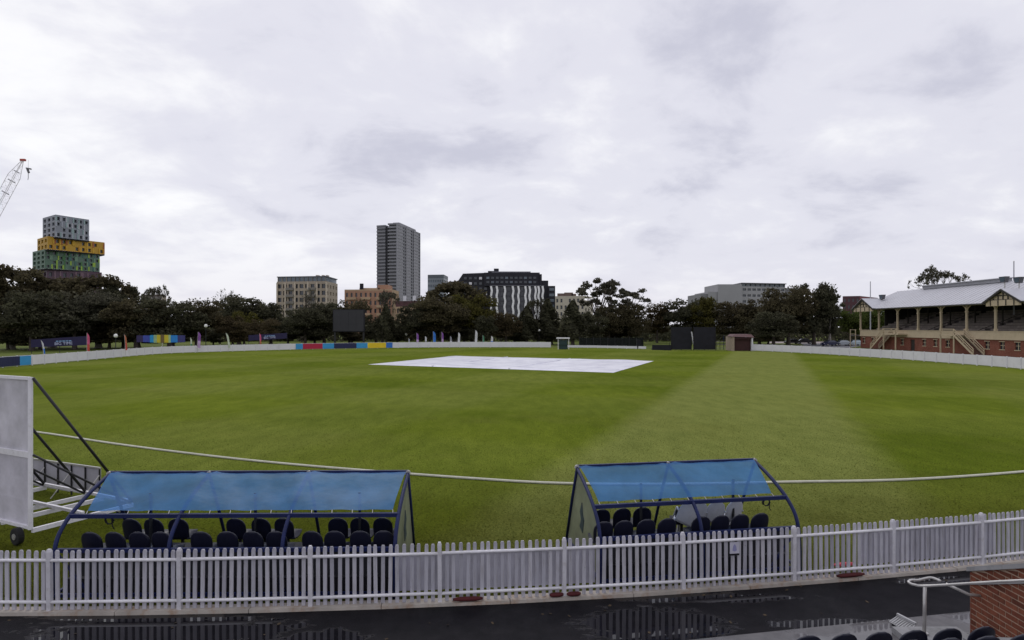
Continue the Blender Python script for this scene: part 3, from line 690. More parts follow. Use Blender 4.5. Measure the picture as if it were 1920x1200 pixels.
# ------------------------------------------------------------------ scoreboard
Dq = 166; sb = thing('scoreboard', 'large black electronic scoreboard standing on two posts in the park', 'scoreboard', xd(654, Dq)); x0, x1 = xd(624, Dq).x, xd(683, Dq).x
def zat(py, D): return H + (HZ - py) / F * D
SBM = mat('screen_black', (.028, .028, .033), .5, .15, .4)
MB().box(x0, x1, Dq, Dq + .8, zat(622, Dq), zat(580, Dq)).build('cabinet', BLACK, sb, world=True)
for i in range(4):
    for j in range(3):
        w_, h_ = (x1 - x0 - .3) / 4, (zat(580, Dq) - zat(622, Dq) - .3) / 3
        MB().box(x0 + .15 + i*w_ + .012, x0 + .15 + (i+1)*w_ - .012, Dq - .06, Dq - .003, zat(622, Dq) + .15 + j*h_ + .012, zat(622, Dq) + .15 + (j+1)*h_ - .012).build('screen_module', SBM, sb, world=True)
for px in (627, 681): 
    c = xd(px, Dq); mb = MB(); mb.bar(c + Vector((0,.5,0)), c + Vector((0,.5,zat(622,Dq)+.2)), .4); mb.build('post', BLACKSTEEL, sb, world=True)

# ------------------------------------------------------------------ banners and feather flags beyond the fence
def text_mesh(body, size, m, name='lettering'):
    cu = bpy.data.curves.new('t', 'FONT'); cu.body = body; cu.size = size; cu.extrude = .02; cu.align_x = 'CENTER'; cu.space_character = 1.02
    o = bpy.data.objects.new('t', cu); col.objects.link(o); dg = bpy.context.evaluated_depsgraph_get(); me = bpy.data.meshes.new_from_object(o.evaluated_get(dg)); bpy.data.objects.remove(o); bpy.data.curves.remove(cu)
    me.materials.clear(); me.materials.append(m); me.name = name; return me
NAVYB = mat('navy_banner', (.018, .014, .060), .7, .2, .6); LBLUE = mat('banner_light_blue', (.22, .36, .58), .6); BWH = mat('banner_white', (.52, .56, .78), .6)
def banner(px0, y0t, y0b, px1, y1t, y1b, D0, D1, label, tx, body):
    A_, B_ = at(px0, y0b, D0), at(px1, y1b, D1); t = thing('banner', label, 'banner', (A_.x, A_.y, 0)); h0, h1 = (y0b-y0t)/F*D0, (y1b-y1t)/F*D1
    mb = MB(); bk = Vector((0, .05, 0)); mb.hexa([A_, B_, B_ + bk, A_ + bk], [A_ + Vector((0,0,h0)), B_ + Vector((0,0,h1)), B_ + bk + Vector((0,0,h1)), A_ + bk + Vector((0,0,h0))]); mb.build('sheet', NAVYB, t, world=True)
    for k in (0, .5, 1):
        q = A_ + (B_ - A_) * k; mb = MB(); mb.bar((q.x, q.y + .12, 0), (q.x, q.y + .12, q.z + h0 + .1), .07); mb.build('pole', BLACKSTEEL, t, world=True)
    d = (B_ - A_); ang = math.atan2(d.y, d.x); c = A_ + d * tx; 
    o = link('lettering', text_mesh(body, h0 * .50, BWH), t, c + Vector((0, -.05, h0 * .18)) - t.location); o.rotation_euler = (R(90), -math.atan2(d.z, Vector((d.x, d.y)).length), ang)
    dd = d.normalized()
    for k in range(5):
        q = c + dd * ((k - 2) * h0 * .36) + Vector((0, -.04, h0 * .66)); mb = MB(); mb.bar(q - dd * h0 * .14, q + dd * h0 * .14, .04, h0 * .14); mb.build('small_print', LBLUE, t, world=True)
banner(58, 637, 651.5, 163, 630, 647, 117, 120, 'navy banner with pale words in front of the dark gum trees', .58, 'BIG TIME')
banner(466, 628.5, 639, 538, 624, 634.5, 143, 146, 'smaller navy banner with pale words left of the scoreboard', .55, 'BIG TIME')
# coloured sunburst banner
Dv = 122; ov = thing('sunburst_banner', 'wide banner in yellow, cyan and blue on a thin pole', 'banner', xd(303, Dv))
cols = [(256,268,(.03,.02,.09),1.5),(268,281,(.045,.07,.36),1.5),(281,288,(.02,.28,.6),.6),(288,294,(.30,.45,.25),0),(294,301,(.55,.46,.03),0),(301,308,(.16,.11,.04),-.6),(308,316,(.55,.46,.03),0),(316,320,(.35,.55,.3),0),(320,333,(.02,.22,.6),.8),(333,347,(.04,.04,.17),1)]
for a, b, c, dr in cols:
    q0, q1 = xd(a, Dv), xd(b - .15, Dv); tz, bz = zat(628 + dr * .6, Dv), zat(642.5 - dr * .7, Dv); MB().box(q0.x, q1.x, Dv, Dv + .05, bz, tz).build('colour_panel', mat('sunburst_%d' % a, c, .6), ov, world=True)
mb = MB(); mb.bar(xd(304, Dv) + Vector((0,.1,0)), xd(304, Dv) + Vector((0,.1,zat(630, Dv))), .09); mb.build('pole', STEEL, ov, world=True)
# feather flags
def flag(px, ytop, ybot, D, c1, c2, wpx, lean, label):
    b = xd(px, D); t = thing('feather_flag', label, 'flag', b, 0, 'feather flags along the far fence'); zt = zat(ytop, D); zb = max(.25, zat(ybot, D)); w_ = wpx / F * D; lx = lean / F * D
    mb = MB(); mb.tube([(0, 0, 0), (0, 0, zb)] + [(lx * (k/6)**1.5, 0, zb + (zt - zb) * k / 6) for k in range(1, 7)], [.035] * 3 + [.025] * 5, 6); mb.build('pole', STEEL, t)
    def sail(k0, k1, m_, nm):
        s_ = MB(); n = 8
        for i in range(n + 1):
            k = k0 + (k1 - k0) * i / n; xx = lx * k ** 1.5; ww = w_ * (1 - .75 * max(0, (k - .75) / .25) ** 2); z = zb + (zt - zb) * k
            s_.v += [(xx + .03, .01, z), (xx + ww * .5, .05 * math.sin(i), z - .03), (xx + ww, .02, z - .08)]
        for i in range(n):
            for j in range(2): q = i*3+j; s_.f.append((q, q+1, q+4, q+3))
        s_.f += [tuple(reversed(f)) for f in []]; s_.build(nm, m_, t, smooth=True)
    sail(0, .45, mat('flag_%s' % c2[0], c2[1], .7), 'lower_sail'); sail(.45, 1, mat('flag_%s' % c1[0], c1[1], .7), 'upper_sail')
PINK, RD, ORG, PUR, LIL, PGR, WH, BL, GRN, GR = ('pink', (.58, .09, .20)), ('red', (.50, .07, .05)), ('orange', (.45, .14, .06)), ('purple', (.22, .08, .34)), ('lilac', (.48, .33, .56)), ('pale_green', (.55, .62, .48)), ('white', (.62, .62, .66)), ('royal', (.03, .16, .55)), ('grass', (.06, .22, .12)), ('grey', (.30, .31, .36))
for a in [(82, 638, 666, 92, WH, BL, 3, -5, 'thin white and blue flag leaning left at the navy banner'),
          (163, 624, 663, 97, PINK, RD, 5, 0, 'tall pink and red feather flag at the end of the navy banner'),
          (235, 627, 656, 105, ORG, RD, 3.5, -2, 'thin orange feather flag left of the sunburst banner'),
          (357, 633, 653, 122, PGR, GRN, 3, 0, 'short pale green flag left of the purple flag'),
          (370, 622, 652, 122, PUR, LIL, 5.5, 1.5, 'purple and lilac feather flag right of the sunburst banner'),
          (428, 624, 652, 126, PGR, PGR, 3.5, -4.5, 'pale green feather flag leaning left beside the lamp post'),
          (487, 625, 650, 138, PINK, ORG, 3, -.5, 'faded pink flag in front of the smaller navy banner'),
          (766, 634, 647, 152, GR, WH, 2.5, 0, 'short grey flag left of the lilac flag'),
          (781, 624, 646, 152, PUR, LIL, 4, 0, 'lilac feather flag standing left of the royal blue flag'),
          (797, 630, 646, 152, WH, GR, 3, 0, 'short white flag between the lilac and royal blue flags'),
          (812, 621, 648, 152, BL, BL, 5, 0, 'royal blue feather flag in front of the dark trees'),
          (828, 622, 646, 153, PUR, LIL, 3.5, 0, 'thin purple flag right of the royal blue flag'),
          (844, 630, 646, 153, GR, WH, 3, 0, 'short pale grey flag right of the thin purple flag'),
          (858, 623, 648, 152, WH, WH, 4, 1.5, 'left one of the two tall white flags'),
          (890, 619, 648, 152, WH, WH, 4.5, 1.5, 'right one of the two tall white flags'),
          (905, 628, 646, 153, GRN, GRN, 3, 0, 'thin green flag right of the tall white flags'),
          (920, 630, 647, 152, WH, BL, 4, 1, 'short white and blue flag, rightmost of the flags')]: flag(*a)
# lamp posts in the park
def lamp(px, ytop, D, label):
    t = thing('park_lamp', label, 'lamp post', xd(px, D), 0, 'park lamps'); z = zat(ytop, D); MB().tube([(0,0,0),(0,0,z)], [.09, .06], 8).build('pole', BLACKSTEEL, t)
    mb = MB(); mb.tube([(0,0,z), (0,0,z+.1), (0,0,z+.35), (0,0,z+.62), (0,0,z+.7)], [.1, .3, .36, .25, .08], 10); mb.build('globe', mat('opal_globe', (.75, .75, .72), .4), t, smooth=True)
lamp(217, 633, 118, 'park lamp with a white globe left of the orange flag'); lamp(386, 614, 135, 'dark lamp post between the purple and pale green flags')
lamp(762, 629, 170, 'park lamp with white globe right of the scoreboard'); lamp(1011, 622, 175, 'park lamp with white globe in front of the white finned building')

# ------------------------------------------------------------------ trees
rt = random.Random(77)
def leaf(m, p_, n_, sz, rnd):
    u = n_.cross(Vector((rnd.uniform(-1,1), rnd.uniform(-1,1), rnd.uniform(-1,1)))).normalized() * sz * .5; w_ = n_.cross(u).normalized() * sz * .36
    b = len(m.v); m.v += [tuple(p_ - u), tuple(p_ + w_), tuple(p_ + u), tuple(p_ - w_)]; m.f.append((b, b+1, b+2, b+3))
def rv(rnd):
    while True:
        v = Vector((rnd.uniform(-1,1), rnd.uniform(-1,1), rnd.uniform(-1,1)))
        if .05 < v.length < 1: return v.normalized()
def clump(m, c, r, n, rnd, sz, flat=.8):
    for _ in range(n):
        d = rv(rnd); d.z = d.z if d.z > -.35 else d.z * .4
        k = rnd.uniform(.55, 1.08) if rnd.random() < .85 else rnd.uniform(1.05, 1.3); p_ = c + Vector((d.x, d.y, d.z * flat)) * (r * k)
        leaf(m, p_, (d * .8 + rv(rnd)).normalized(), sz * rnd.uniform(.6, 1.35), rnd)
def trunk_mesh(rnd, top, tips, r0=.34, m_=None):
    m = MB(); lean = Vector((rnd.uniform(-.5,.5), rnd.uniform(-.3,.3), 0))
    fork = Vector((0, 0, top * rnd.uniform(.28, .40))) + lean * .5
    m.tube([(0,0,-.15), (0,0,.25), fork * .5, fork], [r0*1.5, r0*1.05, r0*.85, r0*.72], 7)
    for t_ in tips:
        mid = fork + (t_ - fork) * .5 + Vector((rnd.uniform(-.3,.3), rnd.uniform(-.3,.3), .5)); m.tube([fork - Vector((0,0,.15)), mid, t_], [r0*.5, r0*.3, r0*.10], 5)
    return m
def proto_dense(seed, nb=17, top=10., low=2.2, wid=5., lop=.0):
    r = random.Random(seed); c = MB(); tips = []
    for i in range(nb):
        a = r.uniform(0, 2*math.pi); h = r.uniform(low + 1.0, top - 1.4); k = math.sqrt(max(.08, 1 - ((h - (low + top) / 2 - .3) / ((top - low) / 2)) ** 2)); rad = wid * k * r.uniform(.25, .78)
        p_ = Vector((math.cos(a) * rad + lop * (h - 5) * .1, math.sin(a) * rad, h)); rr_ = r.uniform(.9, 2.0) * wid / 5; clump(c, p_, rr_, int(480 * rr_ / 1.5), r, .37)
        if i % 3 == 0: tips.append(p_)
    for _ in range(12): a = r.uniform(0, 6.28); e_ = r.uniform(-.3, 1.25); clump(c, Vector((math.cos(a) * math.cos(e_) * wid * .86, math.sin(a) * math.cos(e_) * wid * .86, (low + top) / 2 + math.sin(e_) * (top - low) * .42)), r.uniform(.5, 1.0) * wid / 5, 120, r, .34)
    clump(c, Vector((0, 0, (low + top) / 2)), wid * .5, 700, r, .5, 1.1)
    return c, trunk_mesh(r, top, tips[:6])
def proto_gum(seed):
    r = random.Random(seed); c = MB(); tips = []
    for i in range(15):
        a = r.uniform(0, 2*math.pi); h = r.uniform(4.6, 9.3); rad = r.uniform(.8, 3.4) * (1.1 - abs(h - 7) * .12); p_ = Vector((math.cos(a)*rad, math.sin(a)*rad, h)); tips.append(p_)
        for k in range(3): clump(c, p_ + Vector((r.uniform(-.7,.7), r.uniform(-.7,.7), r.uniform(-.15,.35))), r.uniform(.40, .80), 80, r, .34, .6)
    return c, trunk_mesh(r, 10, tips, .22)
def proto_conifer(seed):
    r = random.Random(seed); c = MB()
    for i in range(3000):
        h = r.uniform(.03, 1) ** .9; a = r.uniform(0, 2*math.pi); rad = 2.1 * (1 - h ** 2.2) * (.65 + .35 * math.sin(a * 3 + h * 9)) * r.uniform(.6, 1.05) + .12; p_ = Vector((math.cos(a)*rad, math.sin(a)*rad, 1.0 + h * 9))
        leaf(c, p_, (Vector((math.cos(a), math.sin(a), .3)) + rv(r) * .8).normalized(), .48 * r.uniform(.6, 1.3), r)
    return c, trunk_mesh(r, 10, [Vector((0, 0, 8))], .25)
def proto_bare(seed, leafy=600):
    r = random.Random(seed); c = MB(); m = MB(); ends = []
    def grow(p_, d, L, rad, lv):
        q = p_ + d * L; mid = p_ + d * L * .5 + rv(r) * L * .06; m.tube([p_, mid, q], [rad, rad * .8, rad * .6], 5 if lv < 2 else 3, False)
        if lv >= 5: ends.append(q); return
        for _ in range(3 if lv < 4 else 2):
            nd = (d + rv(r) * .62 + Vector((0, 0, .10))).normalized(); grow(q, nd, L * r.uniform(.62, .82), rad * .55, lv + 1)
    grow(Vector((0, 0, -.1)), Vector((0, 0, 1)), 2.6, .28, 0)
    zmax = max(e_.z for e_ in ends); f = 10 / zmax; m.v = [(a*f, b*f, cc*f) for a, b, cc in m.v]; ends = [e_ * f for e_ in ends]
    for _ in range(leafy): leaf(c, r.choice(ends) + rv(r) * r.uniform(0, .35), rv(r), .22 * r.uniform(.6, 1.3), r)
    return c, m
PR = {}
NAT = {}
def reg(k, pr, bark):
    vs_ = pr[0].v if len(pr[0].v) > 4000 else pr[0].v + pr[1].v; zs = sorted(v[2] for v in vs_); rs_ = sorted(math.hypot(v[0], v[1]) for v in vs_); NAT[k] = (2 * rs_[int(len(rs_) * .965)], zs[int(len(zs) * .9985)])
    PR[k] = (pr[0].mesh('crown', LEAF['brown']), pr[1].mesh('trunk', bark, True))
for i in range(4): reg('dense%d' % i, proto_dense(100 + i, 17 + i * 2, 10, .9 + .2 * i, 4.6 + .3 * i, rt.uniform(-1, 1)), TREEBARK)
reg('tall0', proto_dense(210, 26, 10, 1.0, 3.6), PALEBARK); reg('tall1', proto_dense(215, 28, 10, .9, 3.9), PALEBARK)
reg('gum0', proto_gum(301), TREEBARK); reg('gum1', proto_gum(304), TREEBARK); reg('conifer', proto_conifer(401), TREEBARK); reg('bare0', proto_bare(501, 900), TREEBARK); reg('bare1', proto_bare(505, 3600), TREEBARK)
def tree(kind, px, wpx, ytop, D, lf, label):
    b = xd(px, D); h = zat(ytop, D); w_ = wpx / F * D; t = thing('tree', label, 'tree', b, rt.uniform(0, 6.28), 'trees around the oval'); t.scale = (w_ / NAT[kind][0], w_ / NAT[kind][0], h / NAT[kind][1])
    c, tr = PR[kind]; o = link('crown', c, t); o.material_slots[0].link = 'OBJECT'; o.material_slots[0].material = LEAF[lf]; link('trunk', tr, t)
T = [('tall1', 22, 120, 499, 140, 'brown', 'tall brown gum tree with pale trunk at the left edge'),
     ('tall0', 98, 125, 521, 150, 'brown', 'tall brown tree above the navy banner'),
     ('dense1', 60, 130, 545, 132, 'dark', 'dark tree crown low behind the left end of the navy banner'),
     ('tall1', 185, 120, 518, 148, 'brown', 'tall brown tree below the right end of the yellow tower block'),
     ('dense3', 140, 130, 545, 138, 'grey', 'broad grey brown tree behind the right end of the navy banner'),
     ('dense0', 232, 90, 536, 150, 'dark', 'dark tree stepping down right of the tallest left trees'),
     ('dense2', 255, 110, 562, 140, 'brown', 'low brown tree above the left end of the sunburst banner'),
     ('bare1', 295, 70, 535, 190, 'grey', 'thin leaved bare tree rising above the crowns over the sunburst banner'),
     ('dense1', 318, 125, 563, 142, 'dark', 'dark spreading tree directly above the sunburst banner'),
     ('dense3', 368, 95, 562, 150, 'brown', 'brown tree just left of the dark lamp post'),
     ('bare0', 412, 75, 540, 185, 'dark', 'dark twiggy tree sticking out above the round dark crown'),
     ('dense2', 448, 110, 555, 175, 'dark', 'round topped dark tree left of the beige apartment block'),
     ('dense0', 436, 62, 592, 150, 'red', 'small bronze tree beside the pale green flag'),
     ('dense1', 458, 62, 584, 158, 'olive', 'olive yellow tree in front of the round dark tree'),
     ('dense3', 488, 70, 598, 150, 'red', 'low bronze bush above the smaller navy banner'),
     ('dense0', 508, 80, 568, 178, 'dark', 'dark tree touching the left side of the beige apartment block'),
     ('bare0', 566, 70, 540, 200, 'grey', 'bare grey tree in front of the beige apartment block'),
     ('dense2', 572, 82, 577, 172, 'dark', 'dark tree in front of the foot of the beige apartment block'),
     ('dense1', 608, 84, 568, 178, 'dark', 'dark tree just left of the scoreboard'),
     ('dense3', 655, 80, 562, 188, 'brown', 'dark brown tree directly behind the scoreboard'),
     ('bare1', 716, 90, 543, 180, 'grey', 'twiggy grey tree right of the scoreboard before the orange flats'),
     ('dense0', 705, 62, 590, 185, 'dark', 'low dark tree at the right edge of the scoreboard'),
     ('conifer', 724, 34, 570, 172, 'dark', 'narrow dark tree under the twiggy grey tree'),
     ('dense1', 783, 84, 568, 172, 'dark', 'dark tree behind the royal blue flag'),
     ('tall1', 852, 108, 530, 186, 'brown', 'tall brown tree left of the building with white fins'),
     ('dense3', 826, 105, 557, 170, 'brown', 'broad brown tree behind the thin purple flag'),
     ('dense2', 885, 92, 553, 176, 'olive', 'olive brown tree overlapping the left of the finned building'),
     ('dense0', 905, 52, 592, 168, 'dark', 'low dark tree right of the tall white flags'),
     ('dense1', 948, 62, 587, 172, 'red', 'bronze tree in front of the white finned facade'),
     ('conifer', 988, 48, 574, 176, 'dark', 'dark pointed tree in front of the white fins'),
     ('bare1', 1008, 70, 560, 180, 'dark', 'twiggy dark tree before the right end of the white fins'),
     ('conifer', 1027, 50, 560, 178, 'dark', 'dark pointed tree at the right end of the finned building'),
     ('conifer', 1074, 54, 563, 166, 'dark', 'broad dark conifer behind the green shelter'),
     ('gum0', 1122, 84, 524, 182, 'grey', 'tall open gum tree with wispy crown right of the cream building'),
     ('gum1', 1148, 74, 529, 190, 'grey', 'open gum tree, middle one of the three wispy gums'),
     ('gum0', 1181, 74, 541, 184, 'grey', 'open gum tree, right one of the three wispy gums'),
     ('dense0', 1112, 52, 584, 172, 'dark', 'low dark tree under the left wispy gum'),
     ('dense2', 1142, 66, 574, 178, 'brown', 'brown tree under the middle wispy gum'),
     ('dense1', 1180, 72, 570, 180, 'brown', 'brown tree under the right wispy gum'),
     ('dense3', 1232, 66, 569, 195, 'red', 'bronze tree behind the low black board'),
     ('dense2', 1286, 80, 561, 190, 'dark', 'round dark tree above the left panel of the black screen'),
     ('dense0', 1323, 66, 557, 186, 'olive', 'olive dark tree above the right panel of the black screen'),
     ('dense1', 1376, 92, 567, 184, 'brown', 'brown tree above the brick hut'),
     ('dense3', 1424, 96, 560, 178, 'brown', 'brown tree below the grey concrete complex'),
     ('dense2', 1478, 100, 538, 172, 'brown', 'large brown tree right of the grey concrete complex'),
     ('dense0', 1526, 92, 531, 176, 'dark', 'tallest dark tree of the right group above the parked cars'),
     ('tall0', 1556, 50, 548, 180, 'dark', 'narrow dark tree at the right end of the right group'),
     ('dense1', 1450, 90, 585, 162, 'dark', 'low dark tree right of the brick hut'),
     ('dense3', 1594, 66, 578, 200, 'green', 'green bushy tree behind the parked cars'),
     ('dense0', 1640, 90, 572, 205, 'green', 'green tree seen through the far end of the grandstand'),
     ('bare1', 1778, 128, 499, 205, 'grey', 'bare grey tree rising behind the grandstand roof')]
for a in T: tree(*a)
SH = [(15, 70, 618, 138, 'dark', 'low dark shrub at the left edge beside the pale trunk'), (75, 80, 622, 140, 'brown', 'low brown shrub behind the left half of the navy banner'), (140, 80, 616, 142, 'dark', 'low dark shrub behind the right half of the navy banner'),
      (205, 80, 612, 146, 'brown', 'low brown shrub beside the white globe lamp'), (262, 70, 614, 146, 'dark', 'low dark shrub behind the left end of the sunburst banner'), (325, 80, 612, 148, 'dark', 'low dark shrub behind the right end of the sunburst banner'),
      (400, 46, 618, 160, 'dark', 'low dark shrub between the lamp post and the pale green flag'), (540, 60, 616, 176, 'dark', 'low dark shrub at the end of the smaller navy banner'), (590, 64, 614, 180, 'dark', 'low dark shrub left of the scoreboard posts'),
      (660, 60, 618, 184, 'brown', 'low brown shrub between the scoreboard posts'), (745, 60, 612, 176, 'dark', 'low dark shrub left of the lilac flag'), (805, 80, 610, 172, 'brown', 'low brown shrub behind the royal blue flag'), (870, 70, 612, 174, 'dark', 'low dark shrub between the two tall white flags'),
      (965, 66, 614, 180, 'dark', 'low dark shrub under the bronze tree'), (1035, 60, 616, 176, 'dark', 'low dark shrub left of the green shelter'), (1150, 90, 616, 186, 'brown', 'low brown shrub behind the practice nets'), (1400, 70, 612, 182, 'dark', 'low dark shrub behind the brick hut'), (1440, 60, 620, 172, 'brown', 'low brown shrub right of the brick hut')]
for px, w_, yt, D, lf, lb in SH:
    b_ = xd(px, D); t = thing('shrub', lb, 'shrub', b_, rt.uniform(0, 6.28), 'shrubs under the trees'); k = rt.choice(['dense0', 'dense1', 'dense2']); h = zat(yt, D); t.scale = (w_ / F * D / NAT[k][0], w_ / F * D / NAT[k][0], h / NAT[k][1]); o = link('crown', PR[k][0], t); o.material_slots[0].link = 'OBJECT'; o.material_slots[0].material = LEAF[lf]; link('trunk', PR[k][1], t)
m = MB(); r = random.Random(9)                     # the unbroken far wood behind them
for _ in range(36000):
    X = r.uniform(-330, 330); D = r.uniform(208, 240); hh = 6.4 + 1.8 * math.sin(X * .07) + 1.1 * math.sin(X * .19 + 2); d = rv(r)
    leaf(m, Vector((X, D, r.uniform(.2, hh))), (d + Vector((0, -.5, .3))).normalized(), r.uniform(1.0, 1.9), r)
wd = stuff(m.build('distant_wood', LEAF['dark'])); tag(wd, 'continuous dark belt of far trees behind the park', 'wood')

# ------------------------------------------------------------------ buildings
UP = Vector((0, 0, 1))
def facade(bld, Pa, Pb, z0, z1, cols, rows, wf, hf, wall, glass, depth=.35, skip=None, u0=.0, u1=1.0, sill=None):
    """wall with real openings; every pane is an object behind its reveal"""
    d = (Pb - Pa); L = d.length; d.normalize(); n_ = Vector((d.y, -d.x, 0))
    if n_.dot(-Pa) < 0: n_ = -n_
    m = MB(); cw = L / cols; rh = (z1 - z0) / rows; P = lambda u, z, o=0: Pa + d * u + UP * z - n_ * o
    pane = MB(); pw, ph = cw * wf, rh * hf; pane.hexa([Vector((0,0,0)), d*pw, d*pw - n_*.05, -n_*.05], [UP*ph, d*pw + UP*ph, d*pw - n_*.05 + UP*ph, -n_*.05 + UP*ph]); pme = pane.mesh('window', glass)
    if sill is not None: sm = MB(); sm.hexa([n_*.12 - UP*.1, d*pw + n_*.12 - UP*.1, d*pw - UP*.1, -UP*.1], [n_*.12, d*pw + n_*.12, d*pw, Vector((0,0,0))]); sme = sm.mesh('sill', sill)
    for i in range(cols):
        for j in range(rows):
            a, b, c, e_ = i*cw, (i+1)*cw, z0 + j*rh, z0 + (j+1)*rh
            if skip and skip(i, j): m.quad(P(a,c), P(b,c), P(b,e_), P(a,e_)); continue
            wa, wb = a + cw*(1-wf)/2, b - cw*(1-wf)/2; wc = c + rh*(1-hf)*.45; we = wc + ph
            m.quad(P(a,c), P(b,c), P(b,wc), P(a,wc)); m.quad(P(a,we), P(b,we), P(b,e_), P(a,e_)); m.quad(P(a,wc), P(wa,wc), P(wa,we), P(a,we)); m.quad(P(wb,wc), P(b,wc), P(b,we), P(wb,we))
            for q in (((wa,wc),(wb,wc)), ((wb,wc),(wb,we)), ((wb,we),(wa,we)), ((wa,we),(wa,wc))): m.quad(P(*q[0]), P(*q[1]), P(*q[1], depth), P(*q[0], depth))
            w_ = link('window', pme, bld, P(wa, wc, depth) - bld.location)
            if sill is not None: link('sill', sme, w_)
    m.build('wall', wall, bld, world=True)
def prismblock(bld, pts, z0, z1, m, nm, inset=0):
    mb = MB(); mb.prism([Vector((p_.x, p_.y, z0)) for p_ in pts], (0, 0, z1 - z0)); mb.build(nm, m, bld, world=True)
def foot(P0, P1, P2): return [P0, P1, P2, P0 + P2 - P1]
def bldg(name, label, base): return thing(name, label, 'building', (base.x, base.y, 0))

# stacked colourful tower
cb_ = bldg('stacked_tower', 'tower of stacked grey, yellow and green blocks above the left trees', xd(92, 330))
def colour_block(px0, pxc, px1, ytop, ybot, D0, Dc, D1, nf, c1, c2, palette, base, nm):
    P0, P1, P2 = xd(px0, D0), xd(pxc, Dc), xd(px1, D1); z0, z1 = zat(ybot, Dc), zat(ytop, Dc)
    wl_ = mat(nm + '_cladding', base, .6, .12, .2)
    facade(cb_, P0, P1, z0, z1, c1, nf, .55, .6, wl_, GLASS, .8); facade(cb_, P1, P2, z0, z1, c2, nf, .46, .58, wl_, GLASS, .8, lambda i, j: (i * 7 + j * 5) % 4 == 1)
    d = (P2 - P1); L = d.length; d.normalize(); n_ = Vector((d.y, -d.x, 0)); n_ = n_ if n_.dot(-P1) > 0 else -n_; r = random.Random(len(nm)); cw = L / c2; rh = (z1 - z0) / nf
    for i in range(c2 * 2):
        for j in range(nf):
            if r.random() < .62:
                w_ = cw * .22; q = P1 + d * (cw * (i // 2) + (0.01 if i % 2 == 0 else cw * .77)) + UP * (z0 + j * rh); mb = MB(); mb.hexa([q, q + d*w_, q + d*w_ + n_*.25, q + n_*.25], [q + UP*rh*.98, q + d*w_ + UP*rh*.98, q + d*w_ + n_*.25 + UP*rh*.98, q + n_*.25 + UP*rh*.98])
                mb.build('cladding_panel', r.choice(palette), cb_, world=True)
    prismblock(cb_, foot(P0, P1, P2), z1, z1 + .5, wl_, 'parapet'); prismblock(cb_, foot(P0, P1, P2), z0 - .6, z0 - .01, BLACK, 'soffit')
G = lambda n, c: mat('panel_' + n, c, .55, .1, .3)
colour_block(80, 104, 167, 404, 444, 341, 330, 346, 4, 3, 6, [G('silver', (.34,.36,.42)), G('pale_teal', (.27,.36,.37)), G('mist', (.42,.43,.48))], (.24, .255, .30), 'grey')
colour_block(70, 89, 196, 444.5, 467, 340, 329, 354, 2, 3, 9, [G('gold', (.55,.33,.03)), G('amber', (.50,.24,.04)), G('rust', (.34,.10,.04))], (.46, .27, .035), 'yellow')
colour_block(61, 84, 187, 469, 503, 343, 331, 352, 4, 3, 9, [G('lime', (.28,.42,.06)), G('moss', (.06,.16,.06)), G('teal', (.06,.14,.13)), G('jade', (.16,.26,.18))], (.10, .165, .125), 'green')
colour_block(66, 88, 191, 507, 600, 344, 333, 352, 7, 3, 8, [G('plum', (.09,.05,.09)), G('mauve', (.16,.10,.13))], (.085, .05, .075), 'plum')

# beige apartment block
BEIGE = mat('beige_render', (.36, .305, .24), .75, .12, .15, grime=((.25, .2, .16), .4)); BGREY = mat('taupe_panel', (.20, .185, .165), .7, .15, .2)
bb_ = bldg('beige_apartment_block', 'beige apartment block with dark glazed top storey behind the trees', xd(575, 300)); P0, P1, P2 = xd(519, 300), xd(612, 296), xd(633, 316)
zt, zb = zat(530, 298), 0
facade(bb_, P0, P1, zb, zt, 9, 8, .70, .62, BEIGE, GLASS, .5, None, sill=BEIGE); facade(bb_, P1, P2, zb, zt, 4, 8, .4, .5, BEIGE, GLASS, .5)
d = (P1 - P0).normalized(); L = (P1 - P0).length; n_ = Vector((d.y, -d.x, 0))
for k in (0, .165, .36, .62, .80, .99):
    q = P0 + d * L * k; mb = MB(); mb.hexa([q, q + d*.7, q + d*.7 + n_*.5, q + n_*.5], [q + UP*zt, q + d*.7 + UP*zt, q + d*.7 + n_*.5 + UP*zt, q + n_*.5 + UP*zt]); mb.build('pilaster', mat('cream_pilaster', (.52, .45, .36), .7), bb_, world=True)
for j in range(1, 8):
    for a, b in ((.17, .36), (.62, .80)):
        q0, q1 = P0 + d*L*a + d*.8 + UP*(zt*j/8 - .3), P0 + d*L*b - d*.1 + UP*(zt*j/8 - .3); mb = MB(); mb.hexa([q0 + n_*.02, q1 + n_*.02, q1 + n_*1.1, q0 + n_*1.1], [q0 + UP*1.15 + n_*.02, q1 + UP*1.15 + n_*.02, q1 + n_*1.1 + UP*1.15, q0 + n_*1.1 + UP*1.15]); mb.build('balcony', BGREY, bb_, world=True)
F4 = foot(P0, P1, P2); cen = (F4[0] + F4[2]) / 2
prismblock(bb_, F4, zt, zt + .6, BEIGE, 'cornice'); inn = [cen + (q - cen) * .96 for q in F4]
prismblock(bb_, inn, zt + .6, zt + 2.6, GLASSB, 'glazed_storey'); prismblock(bb_, [cen + (q - cen) * 1.0 for q in F4], zt + 2.6, zt + 3.0, mat('slate_roof', (.10, .11, .13), .6), 'roof')
for k in range(12):
    q = inn[0] + (inn[1] - inn[0]) * k / 11; mb = MB(); mb.bar(q + UP*(zt+.6) - Vector((0,.2,0)), q + UP*(zt+2.6) - Vector((0,.2,0)), .25); mb.build('mullion', BEIGE if k < 3 else BGREY, bb_, world=True)
for px, w_ in ((592, 5), (603, 4), (611, 3)):
    q = xd(px, 305); MB().box(q.x, q.x + w_*.25, 305, 308, zt + 3.0, zt + 4.1).build('roof_plant', BEIGE, bb_, world=True)

